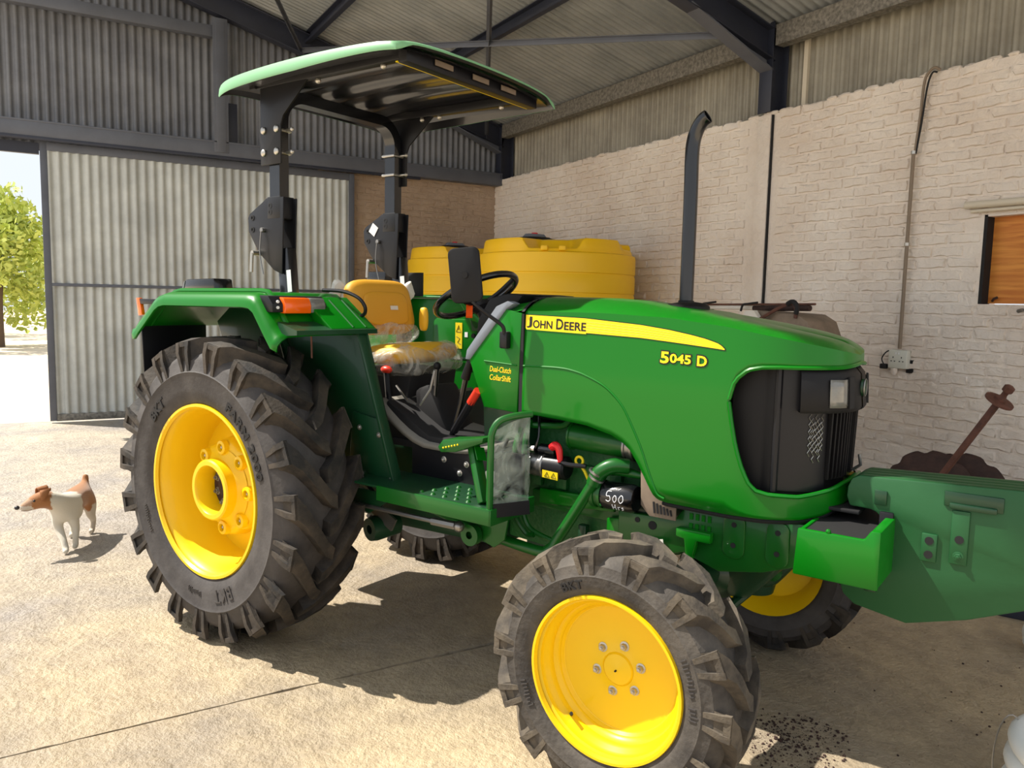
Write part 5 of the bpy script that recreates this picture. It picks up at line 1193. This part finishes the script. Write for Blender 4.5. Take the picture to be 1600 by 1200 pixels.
for k in range(WN):
    y0 = -0.150 + k * wt
    b = MB().prism(WP, 'y', y0 + 0.0015, y0 + wt - 0.0015)
    w_ = part(b, 'front_weight', 'green_weight', bevel=0.006, label='flat cast front weight plate painted green')
    if k == 0:
        yy = y0
        for (cx, cz, w, h) in ((2.668, 0.797, 0.042, 0.085), (2.745, 0.842, 0.046, 0.16)):
            pd = part(MB().box((cx, yy - 0.002, cz), (w, 0.008, h)), 'boss', 'green_weight', w_, bevel=0.003)
            for dz in ((0.022, -0.02) if h < 0.1 else (-0.005, -0.055)):
                if h > 0.1 and dz < -0.05: bb = MB(); hexbolt(bb, (cx, yy - 0.006, cz + dz), (0, -1, 0), 0.010, 0.012); part(bb, 'bolt', 'green_weight', w_)
                else: part(MB().cyl((cx, yy - 0.0075, cz + dz), (cx, yy - 0.0055, cz + dz), 0.012), 'bolt_hole', 'black_matte', w_)
        part(MB().box((2.773, yy - 0.001, 0.953), (0.15, 0.006, 0.045)).box((2.773, yy - 0.006, 0.935), (0.12, 0.012, 0.016)), 'hand_grip', 'green_dark', w_, bevel=0.003)
        part(MB().box((2.527, yy - 0.001, 0.925), (0.035, 0.006, 0.045)), 'recess', 'green_dark', w_, bevel=0.002)
        part(MB().box((2.515, yy - 0.001, 0.645), (0.035, 0.006, 0.04)), 'recess', 'green_dark', w_, bevel=0.002)
part(MB().box((2.548, -0.156, 0.80), (0.04, 0.012, 0.17)), 'clamp_plate', 'black', wc, bevel=0.004)
# exhaust
exh = [(1.706, 0.20, 1.40), (1.706, 0.20, 1.9), (1.704, 0.20, 2.06), (1.708, 0.20, 2.13), (1.722, 0.20, 2.175), (1.742, 0.20, 2.205), (1.762, 0.20, 2.218)]
ex = part(MB().tube(exh, 0.0275, 24, smooth=6, caps=False), 'exhaust_pipe', 'black_gloss', smooth=60, label='black upright exhaust pipe with bent tip')
part(MB().lathe([(0.028, -0.01), (0.031, 0), (0.031, 0.01), (0.028, 0.012)], (1.706, 0.20, 1.505), (0, 0, 1), 24), 'exhaust_collar', 'black', ex)
solidify(ex, 0.003)
# ================================================================ things along the walls
# ---- two yellow tanks
def tank(x, y, label, ang):
    root = empty('water_tank', (x, y, 0)); tag(root, label, 'tank', 'yellow water tanks')
    R0 = 0.84; prof = [(0.001, 0), (R0 - 0.03, 0), (R0, 0.04)]
    for z in (0.45, 0.85, 1.25, 1.60, 1.80): prof += [(R0, z - 0.03), (R0 - 0.008, z - 0.018), (R0 - 0.008, z - 0.008), (R0, z)]
    prof += [(R0, 1.96), (R0 - 0.006, 1.99), (R0 - 0.03, 2.0)]
    MB().lathe(prof, (0, 0, 0), (0, 0, 1), 72).build('tank_body', 'tank_yellow', root, smooth=40)
    rows = []
    def sm(a, b, t): t = max(0, min(1, (t - a) / (b - a))); return t * t * (3 - 2 * t)
    NT = 144
    rs = [0.0, 0.2, 0.35, 0.45, 0.5, 0.54, 0.6, 0.66, 0.70, 0.74, 0.765, 0.78, 0.79, 0.80, 0.806, 0.811]
    for i in range(NT + 1):
        th = 2 * math.pi * i / NT; d = (th - ang + math.pi) % (2 * math.pi) - math.pi
        # valley facing the viewer with sloping flanks, and a shelf cut on one flank
        notch = (1 - sm(0.30, 0.42, abs(d))) ; shelf = sm(0.98, 1.02, d) * (1 - sm(1.7, 1.75, d))
        row = []
        for r in rs:
            z = 2.148
            z -= 0.012 * (r / 0.8) ** 2
            z -= 0.105 * notch * sm(0.42, 0.55, r)
            z -= 0.085 * shelf * sm(0.68, 0.71, r)
            z = z - (z - 1.99) * sm(0.775, 0.811, r) ** 2.2
            row.append((r * math.cos(th), r * math.sin(th), z))
        rows.append(row)
    MB().grid(rows).build('tank_top', 'tank_yellow', root, smooth=32)
    for da in (-0.10, 0.12):
        a = ang + da; MB().box((0.80 * math.cos(a), 0.80 * math.sin(a), 2.03), (0.06, 0.07, 0.05), rz=a).build('lug', 'tank_yellow', root, bevel=0.01)
    ld = MB().lathe([(0.25, 0), (0.26, 0.012), (0.25, 0.028), (0.20, 0.035), (0.17, 0.05), (0.001, 0.052)], (-0.22, -0.16, 2.146), (0, 0, 1), 40).build('lid', 'black_plastic', root, smooth=40)
    MB().prism([(-0.14, 0.05), (-0.10, 0.09), (0.10, 0.09), (0.14, 0.05)], 'x', -0.04, 0.04).xf(Matrix.Translation((-0.22, -0.16, 2.146))).build('lid_grip', 'grey_trim', ld, bevel=0.006)
    MB().cyl((-0.22, -0.16, 2.225), (-0.22, -0.16, 2.25), 0.035).build('lid_valve', 'red', ld, bevel=0.004)
    return root
tank(-3.38, 3.46, 'nearer yellow plastic tank behind the steering wheel', R_(-37)); tank(-5.28, 3.42, 'farther yellow plastic tank in the corner behind the seat', R_(-30))

# ---- hopper implement behind the bonnet
hp = empty('fertiliser_spreader', (-0.3, 3.65, 0)); tag(hp, 'rusty tan metal hopper implement standing behind the bonnet', 'implement')
def H(x, y, z): return Vector((x + 0.3, y - 3.65, z))
t = [(-0.62, 3.35, 1.30), (-0.50, 3.35, 1.47), (-0.06, 3.35, 1.45), (0.04, 3.35, 1.40), (0.11, 3.35, 1.25), (0.0, 3.5, 0.62), (-0.5, 3.5, 0.62)]
b = MB(); n = len(t); b.add([H(*p) for p in t] + [H(p[0], p[1] + (0.32 if i < 5 else 0.18), p[2]) for i, p in enumerate(t)], [tuple(range(n)), tuple(range(2 * n - 1, n - 1, -1))] + [(i, (i + 1) % n, n + (i + 1) % n, n + i) for i in range(n)])
b.build('hopper', 'tan_metal', hp, bevel=0.006)
MB().add([H(-0.62, 3.30, 1.30), H(-0.50, 3.30, 1.465), H(-0.42, 3.30, 1.47), H(-0.34, 3.30, 1.38), H(-0.45, 3.30, 1.25), H(-0.62, 3.34, 1.30), H(-0.50, 3.34, 1.465), H(-0.42, 3.34, 1.47), H(-0.34, 3.34, 1.38), H(-0.45, 3.34, 1.25)], [(0, 1, 2, 3, 4), (9, 8, 7, 6, 5)] + [(i, (i + 1) % 5, 5 + (i + 1) % 5, 5 + i) for i in range(5)]).build('white_sack', 'sack_white', hp)
MB().tube([H(-1.26, 3.5, 1.505), H(-0.02, 3.5, 1.525)], 0.008, 8).build('top_rod', 'rust', hp)
MB().tube([H(-1.3, 3.52, 1.485), H(-0.62, 3.52, 1.49)], 0.018, 8).build('roller', 'sack_white', hp)
MB().tube([H(-0.62, 3.52, 1.485), H(-0.08, 3.52, 1.495)], 0.022, 8).build('roller', 'rust_dark', hp)
for x in (-1.05, -0.60):
    MB().tube([H(x - 0.10, 3.46, 1.46), H(x - 0.08, 3.46, 1.51), H(x - 0.02, 3.46, 1.52), H(x + 0.07, 3.46, 1.53)], 0.009, 6, smooth=4).build('hook', 'black_matte', hp)
MB().tube([H(-0.38, 3.32, 1.40), H(-0.22, 3.32, 1.48), H(-0.10, 3.34, 1.53), H(-0.06, 3.34, 1.50), H(-0.06, 3.34, 1.42)], 0.013, 6, smooth=4).build('strap', 'rust', hp)
MB().tube([H(-0.13, 3.33, 1.52), H(-0.08, 3.33, 1.54), H(-0.04, 3.33, 1.50), H(-0.05, 3.33, 1.45)], 0.018, 6, smooth=4).build('strap_knot', 'black_matte', hp)
for (x, y) in ((-0.55, 3.5), (0.05, 3.5), (-0.55, 3.8), (0.05, 3.8)): MB().bar(H(x, y, 0.0), H(x, y, 1.0), 0.05, 0.05, up=(1, 0, 0)).build('leg', 'rust_dark', hp)
MB().bar(H(-1.2, 3.6, 0.9), H(-0.5, 3.6, 0.9), 0.06, 0.06).bar(H(-1.2, 3.6, 0), H(-1.2, 3.6, 1.48), 0.06, 0.06, up=(1, 0, 0)).build('draw_frame', 'rust_dark', hp)

# ---- disc harrow with a long threaded axle
dh = empty('disc_harrow', (0.85, 3.72, 0)); tag(dh, 'rusty disc harrow gang with scalloped disc and upright axle by the wall', 'implement')
def scallop(c, nrm, r, nt, dish):
    c = Vector(c); nrm = Vector(nrm).normalized(); u, w = frame_for(nrm); b = MB(); rows = []
    for i in range(97):
        a = 2 * math.pi * i / 96; rr = r * (1 - 0.075 * max(0, math.cos(nt * a)) ** 1.5)
        rows.append([c + (u * math.cos(a) + w * math.sin(a)) * (rr * f) + nrm * (dish * (1 - f * f)) for f in (0.08, 0.4, 0.7, 0.9, 1.0)])
    return b.grid(rows)
d = scallop((-0.05, 0.0, 0.285), (0.25, -1, 0.1), 0.285, 9, 0.05).build('disc', 'rust_dark', dh, smooth=50); solidify(d, 0.008)
d = scallop((0.10, 0.12, 0.285), (0.25, -1, 0.1), 0.285, 9, 0.05).build('disc', 'rust_dark', dh, smooth=50); solidify(d, 0.008)
p0 = Vector((-0.10, -0.20, 0.05)); p1 = Vector((0.52, -0.22, 1.06)); dv = (p1 - p0).normalized()
MB().bar(p0, p1 - dv * 0.06, 0.034, 0.034, up=(0, 1, 0)).build('axle', 'rust', dh, bevel=0.004)
MB().lathe([(0.018, -0.006), (0.082, -0.006), (0.082, 0.006), (0.018, 0.006)], p1 - dv * 0.10, dv, 32, closedp=True).build('washer', 'rust', dh)
MB().lathe([(0.034, 0), (0.034, 0.014), (0.02, 0.016)], p1 - dv * 0.094, dv, 16, caps=True).build('collar', 'rust', dh)
MB().cyl(p1 - dv * 0.10, p1 - dv * 0.01, 0.017).build('threaded_end', 'rust', dh)
MB().lathe([(0.028, 0), (0.03, 0.006), (0.03, 0.036), (0.02, 0.042)], p1 - dv * 0.03, dv, 6, caps=True).build('nut', 'rust', dh)

# ---- conduit, socket, plug and the pipe over the window
cd_ = MB().tube([(0.062, YW - 0.052, 2.683), (0.062, YW - 0.052, 1.985), (0.064, YW - 0.052, 1.195)], 0.014, 10).build('conduit_pipe', 'conduit'); tag(cd_, 'thin brown conduit pipe running down the brick wall to the socket', 'conduit')
MB().tube([(0.22, YW - 0.04, 3.262), (0.19, YW - 0.056, 3.285), (0.15, YW - 0.056, 3.27), (0.11, YW - 0.054, 3.20), (0.095, YW - 0.052, 2.96), (0.071, YW - 0.052, 2.67)], 0.010, 8, smooth=5).build('loose_cable', 'conduit', cd_)
MB().tube([(0.20, YW - 0.045, 3.25), (0.17, YW - 0.06, 3.25), (0.135, YW - 0.056, 3.15), (0.11, YW - 0.054, 2.90), (0.08, YW - 0.052, 2.68)], 0.007, 8, smooth=5).build('loose_cable', 'black_matte', cd_)
for z in (2.69, 2.0): MB().lathe([(0.014, -0.012), (0.02, -0.012), (0.02, 0.012), (0.014, 0.012)], (0.063, YW - 0.052, z), (0, 0, 1), 14, closedp=True).build('saddle', 'zinc', cd_)
so = MB().box((0.060, YW - 0.038, 1.113), (0.155, 0.06, 0.145)).build('wall_socket', 'socket', bevel=0.008); tag(so, 'cream double wall socket at the foot of the conduit', 'socket')
for dx in (-0.035, 0.035):
    for (ox, oz, w, h) in ((0, 0.022, 0.007, 0.013), (-0.014, -0.008, 0.011, 0.007), (0.014, -0.008, 0.011, 0.007)):
        MB().box((0.060 + dx + ox, YW - 0.0685, 1.113 + oz - 0.008), (w, 0.002, h)).build('pin_hole', 'black_matte', so)
for dx in (-0.012, 0.012): MB().box((0.060 + dx, YW - 0.069, 1.158), (0.010, 0.004, 0.016)).build('switch', 'decal_white', so)
MB().box((0.135, YW - 0.012, 1.06), (0.05, 0.018, 0.10)).build('back_box', 'black_matte', so)
pg = MB().box((-0.055, YW - 0.06, 1.05), (0.05, 0.045, 0.04)).build('plug', 'black_matte', bevel=0.008); tag(pg, 'small black plug hanging beside the wall socket', 'plug')
MB().tube([(-0.06, YW - 0.06, 1.07), (-0.07, YW - 0.07, 1.11), (-0.04, YW - 0.07, 1.16), (-0.015, YW - 0.05, 1.18)], 0.005, 6, smooth=4).build('plug_cable', 'black_matte', pg)
bu = MB().lathe([(0.026, 0.02), (0.027, 0.0), (0.022, -0.02), (0.016, -0.034), (0.001, -0.036)], (0.03, YW - 0.05, 1.022), (0, 0, 1), 16).build('pipe_stub', 'wall_paint'); tag(bu, 'short painted stub under the wall socket', 'fitting')
tp = MB().cyl((0.49, YW - 0.045, 2.255), (1.75, YW - 0.045, 2.245), 0.026, seg=16).build('wall_pipe', 'pipe_cream'); tag(tp, 'thick cream pipe fixed above the boarded window', 'pipe')
tp2 = MB().cyl((0.53, YW - 0.035, 2.210), (1.75, YW - 0.035, 2.205), 0.013, seg=12).build('wall_pipe', 'pipe_cream'); tag(tp2, 'thin cream pipe directly under the thick pipe', 'pipe')

# ---- white goods at the right edge of the picture
def crumpled_ball(b, c, r, sc=(1, 1, 1), seed=0):
    k = len(b.v); b.sphere(c, r, 24, 16, sc)
    for i in range(k, len(b.v)):
        v = Vector(b.v[i]); b.v[i] = tuple(v + (v - Vector(c)) * (0.16 * noise.noise(v * 22 + Vector((seed, 0, 0)))))
    return b
def at_px(px, py, depth):
    return cam.matrix_world.translation + (fw + r2 * ((px - 800) / 1230.73) + d2 * ((py - 600) / 1230.73)) * depth
bag = crumpled_ball(MB(), (2.165, 2.42, 0.08), 0.085, (1, 1, 0.95), 3).build('white_bag', 'white_plastic', smooth=60); tag(bag, 'small crumpled white plastic bag at the right edge by the weights', 'bag')
coil = empty('hose_coil', (2.90, 1.225, 0)); tag(coil, 'coil of white hose tied with wire at the lower right edge', 'hose')
for k in range(4):
    c = Vector((0.01 * math.sin(k * 2), 0.012 * math.cos(k * 3), 0.038 + 0.071 * k)); rr = 0.24 - 0.012 * k
    MB().tube([c + Vector((rr * math.cos(a), rr * math.sin(a), 0.004 * math.sin(3 * a + k))) for a in [2 * math.pi * i / 48 for i in range(48)]], 0.038, 14, closed=True).build('hose_turn', 'white_plastic', coil, smooth=60)
for a in (R_(200), R_(250), R_(150)):
    q = [(0.24 * math.cos(a) + 0.042 * math.cos(t_) * math.cos(a), 0.24 * math.sin(a) + 0.042 * math.cos(t_) * math.sin(a), 0.147 + 0.15 * math.sin(t_)) for t_ in [2 * math.pi * i / 24 for i in range(24)]]
    MB().tube(q, 0.0025, 5, closed=True).build('tie_wire', 'steel', coil)
bar_ = MB().bar((1.80, 2.72, 0.03), (3.2, 3.35, 0.03), 0.06, 0.06).build('steel_bar', 'navy', bevel=0.004); tag(bar_, 'dark square steel bar lying on the floor beyond the weights', 'bar')

# ================================================================ the dog
dg_root = empty('dog', (-1.451, -1.234, 0), R_(-19)); tag(dg_root, 'small white and tan terrier walking and looking aside near the rear wheel', 'dog')
J = {}
def j(n, x, y, z, r): J[n] = (Vector((x, y, z)), r)
j('pelvis', -0.165, 0, 0.262, 0.070); j('loin', -0.07, 0, 0.262, 0.066); j('rib', 0.03, 0, 0.252, 0.074); j('chest', 0.125, -0.005, 0.242, 0.072)
j('neck0', 0.170, -0.020, 0.285, 0.062); j('neck1', 0.205, -0.045, 0.312, 0.054); j('skull', 0.232, -0.080, 0.328, 0.056); j('brow', 0.254, -0.116, 0.316, 0.045); j('muzzle', 0.276, -0.150, 0.298, 0.031); j('nose', 0.292, -0.176, 0.288, 0.021)
j('tail0', -0.215, 0, 0.305, 0.026); j('tail1', -0.236, 0.0, 0.335, 0.020); j('tail2', -0.242, 0.0, 0.368, 0.016)
E_ = [('pelvis', 'loin'), ('loin', 'rib'), ('rib', 'chest'), ('chest', 'neck0'), ('neck0', 'neck1'), ('neck1', 'skull'), ('skull', 'brow'), ('brow', 'muzzle'), ('muzzle', 'nose'), ('pelvis', 'tail0'), ('tail0', 'tail1'), ('tail1', 'tail2')]
def leg(n, root, pts):
    prev = root
    for i, (x, y, z, r) in enumerate(pts):
        k = n + str(i); j(k, x, y, z, r); E_.append((prev, k)); prev = k
leg('fl', 'chest', [(0.135, 0.045, 0.175, 0.031), (0.118, 0.05, 0.125, 0.024), (0.130, 0.05, 0.065, 0.017), (0.136, 0.05, 0.022, 0.018), (0.165, 0.05, 0.014, 0.015)])
leg('fr', 'chest', [(0.145, -0.045, 0.175, 0.031), (0.150, -0.028, 0.125, 0.025), (0.198, 0.010, 0.070, 0.018), (0.222, 0.028, 0.022, 0.018), (0.252, 0.032, 0.014, 0.015)])
leg('hl', 'pelvis', [(-0.155, 0.05, 0.195, 0.045), (-0.138, 0.052, 0.135, 0.028), (-0.195, 0.05, 0.085, 0.018), (-0.182, 0.045, 0.022, 0.017), (-0.150, 0.045, 0.014, 0.015)])
leg('hr', 'pelvis', [(-0.145, -0.05, 0.195, 0.045), (-0.105, -0.052, 0.135, 0.028), (-0.135, -0.05, 0.080, 0.018), (-0.110, -0.045, 0.022, 0.017), (-0.078, -0.045, 0.014, 0.015)])
names = list(J); idx = {n: i for i, n in enumerate(names)}
me = bpy.data.meshes.new('dog_skeleton'); me.from_pydata([J[n][0] for n in names], [(idx[a], idx[b]) for a, b in E_], [])
so_ = bpy.data.objects.new('dog_skeleton', me); COL.objects.link(so_)
so_.modifiers.new('skin', 'SKIN'); ss_ = so_.modifiers.new('sub', 'SUBSURF'); ss_.levels = 3; ss_.render_levels = 3
for i, n in enumerate(names):
    sv = me.skin_vertices[0].data[i]; r = J[n][1]; sv.radius = (r, r); sv.use_root = (n == 'pelvis')
dgp = bpy.context.evaluated_depsgraph_get(); body_me = bpy.data.meshes.new_from_object(so_.evaluated_get(dgp)); bpy.data.objects.remove(so_)
body_me.name = 'dog_body'; body_me.materials.clear()
ca = body_me.color_attributes.new('coat', 'FLOAT_COLOR', 'POINT')
TAN = Vector((0.33, 0.135, 0.04)); WHT = Vector((0.62, 0.57, 0.47)); DRK = Vector((0.2, 0.09, 0.04))
for v in body_me.vertices:
    p = v.co; nz = noise.noise(p * 30) * 0.012
    fwd_head = (p - Vector((0.232, -0.080, 0.328))).dot(Vector((0.53, -0.83, -0.17)))
    tan = 0.0
    if p.z > 0.165 + nz * 2 and p.x < 0.055 + nz * 3 - 0.25 * (p.z - 0.25): tan = 1.0                       # saddle
    if p.z > 0.262 + nz and p.y < -0.03 and p.x > 0.17 and fwd_head > -0.048 + nz: tan = 1.0
    if fwd_head > 0.062 + nz and p.x > 0.19 and p.y < -0.1: tan = 0.2 if p.z < 0.305 else 0.75                  # pale muzzle
    if p.x < -0.235 and p.z > 0.34: tan = 0.0
    if p.x < -0.11 and p.z < 0.20: tan = 0.15
    c = WHT.lerp(TAN, tan); ca.data[v.index].color = (c.x, c.y, c.z, 1)
m = bpy.data.materials.new('dog_coat'); m.use_nodes = True; N = m.node_tree.nodes; L = m.node_tree.links
b_ = N['Principled BSDF']; b_.inputs['Roughness'].default_value = 0.8; b_.inputs['Sheen Weight'].default_value = 0.3
at = N.new('ShaderNodeAttribute'); at.attribute_name = 'coat'; L.new(at.outputs['Color'], b_.inputs['Base Color'])
nz_ = N.new('ShaderNodeTexNoise'); nz_.inputs['Scale'].default_value = 160; tc_ = N.new('ShaderNodeTexCoord'); L.new(tc_.outputs['Object'], nz_.inputs['Vector'])
bp_ = N.new('ShaderNodeBump'); bp_.inputs['Strength'].default_value = 0.35; bp_.inputs['Distance'].default_value = 0.004; L.new(nz_.outputs['Fac'], bp_.inputs['Height']); L.new(bp_.outputs['Normal'], b_.inputs['Normal'])
MATS['dog_coat'] = m; mat('dog_tan', (0.28, 0.11, 0.035, 1), 0.8); mat('dog_ear_in', (0.12, 0.05, 0.03, 1), 0.8); mat('dog_nose', (0.02, 0.018, 0.02, 1), 0.35)
body_me.shade_smooth(); dog = link('dog_body', body_me, 'dog_coat', dg_root)
HX = Vector((0.53, -0.83, -0.17)).normalized(); HZ = (Vector((0, 0, 1)) - HX * HX.z).normalized(); HY = HZ.cross(HX)      # head frame: forward, up, left
HC = Vector((0.234, -0.082, 0.328))
def hp_(f, l, u): return HC + HX * f + HY * l + HZ * u
for sd in (-1, 1):                                   # folded drop ears: rise from the skull, fold over and hang forward
    rows = []
    for (f, l, u, w) in ((-0.022, 0.026, 0.040, 0.026), (-0.022, 0.036, 0.056, 0.027), (-0.018, 0.047, 0.060, 0.027), (-0.012, 0.058, 0.050, 0.025), (-0.004, 0.063, 0.032, 0.019), (0.004, 0.062, 0.014, 0.011), (0.010, 0.060, 0.002, 0.003)):
        rows.append([hp_(f + w * (k / 2 - 1), sd * (l - 0.006 * (k / 2 - 1) ** 2), u) for k in range(5)])
    e = MB().grid(rows).build('ear', 'dog_tan', dg_root, smooth=60); solidify(e, 0.005, 0)
    MB().sphere(hp_(0.046, sd * 0.034, 0.012), 0.0068, 10, 7).build('eye', 'dog_nose', dg_root, smooth=60)
MB().sphere(hp_(0.128, 0, -0.008), 0.014, 12, 8, (1, 1, 0.85)).build('nose', 'dog_nose', dg_root, smooth=60)
MB().tube([hp_(0.116, 0.018, -0.026), hp_(0.09, 0.027, -0.034), hp_(0.066, 0.036, -0.032)], 0.0015, 5, smooth=4).build('mouth_line', 'dog_ear_in', dg_root)
MB().tube([hp_(0.116, -0.018, -0.026), hp_(0.09, -0.027, -0.034), hp_(0.066, -0.036, -0.032)], 0.0015, 5, smooth=4).build('mouth_line', 'dog_ear_in', dg_root)

# ================================================================ outside the doorway
def tree(x, y, h, r, n, label, seed):
    rt = empty('tree', (x, y, -0.09)); tag(rt, label, 'tree', 'trees outside the doorway')
    MB().tube([(0, 0, 0), (0.1, 0.05, h * 0.3), (0.05, 0.2, h * 0.55)], [0.16, 0.11, 0.06], 10, smooth=4).build('trunk', 'bark', rt, smooth=60)
    rn = random.Random(seed); b = MB()
    cl = [(Vector((rn.gauss(0, r * 0.42), rn.gauss(0, r * 0.42), h * 0.58 + rn.gauss(0, h * 0.16))), r * rn.uniform(0.3, 0.5)) for _ in range(16)]
    for k in range(n):
        c, rr = rn.choice(cl); d = Vector((rn.gauss(0, 1), rn.gauss(0, 1), rn.gauss(0, 1))).normalized() * rr * rn.random() ** 0.35; p = c + d
        a = Vector((rn.gauss(0, 1), rn.gauss(0, 1), rn.gauss(0, 1))).normalized() * 0.12; e = Vector((rn.gauss(0, 1), rn.gauss(0, 1), rn.gauss(0, 1))).normalized() * 0.07
        b.add([p - a, p + e, p + a, p - e], [(0, 1, 2, 3)])
    o = b.build('foliage', 'leaf', rt, smooth=0, recalc=False, weld=False); o['kind'] = 'stuff'
tree(-22.5, -2.6, 4.6, 1.5, 5200, 'bushy yellow green tree seen through the doorway', 3)
tree(-30, -4.6, 4.2, 2.0, 2600, 'farther pale green tree behind the bushy one', 5)

# loose soil on the floor in front of the tractor
so2 = MB(); rn = random.Random(11)
for i in range(900):
    a = rn.random() * 2 * math.pi; q = rn.random() ** 0.7; x = 2.11 + 0.22 * q * math.cos(a) * 0.8; y = 0.86 + 0.22 * q * math.sin(a); r = 0.0012 + 0.0045 * rn.random() ** 4
    so2.sphere((x, y, r * 0.5), r, 5, 3, (1.2, 1.0, 0.8))
for i in range(160):
    x = rn.uniform(1.3, 2.6); y = rn.uniform(0.4, 2.2); r = 0.0012 + 0.004 * rn.random() ** 4; so2.sphere((x, y, r * 0.5), r, 5, 3, (1.2, 1.0, 0.8))
o = so2.build('soil_crumbs', 'rust_dark', smooth=60, weld=False); tag(o, 'dark soil crumbs scattered on the concrete in front of the tractor', 'soil', kind='stuff')
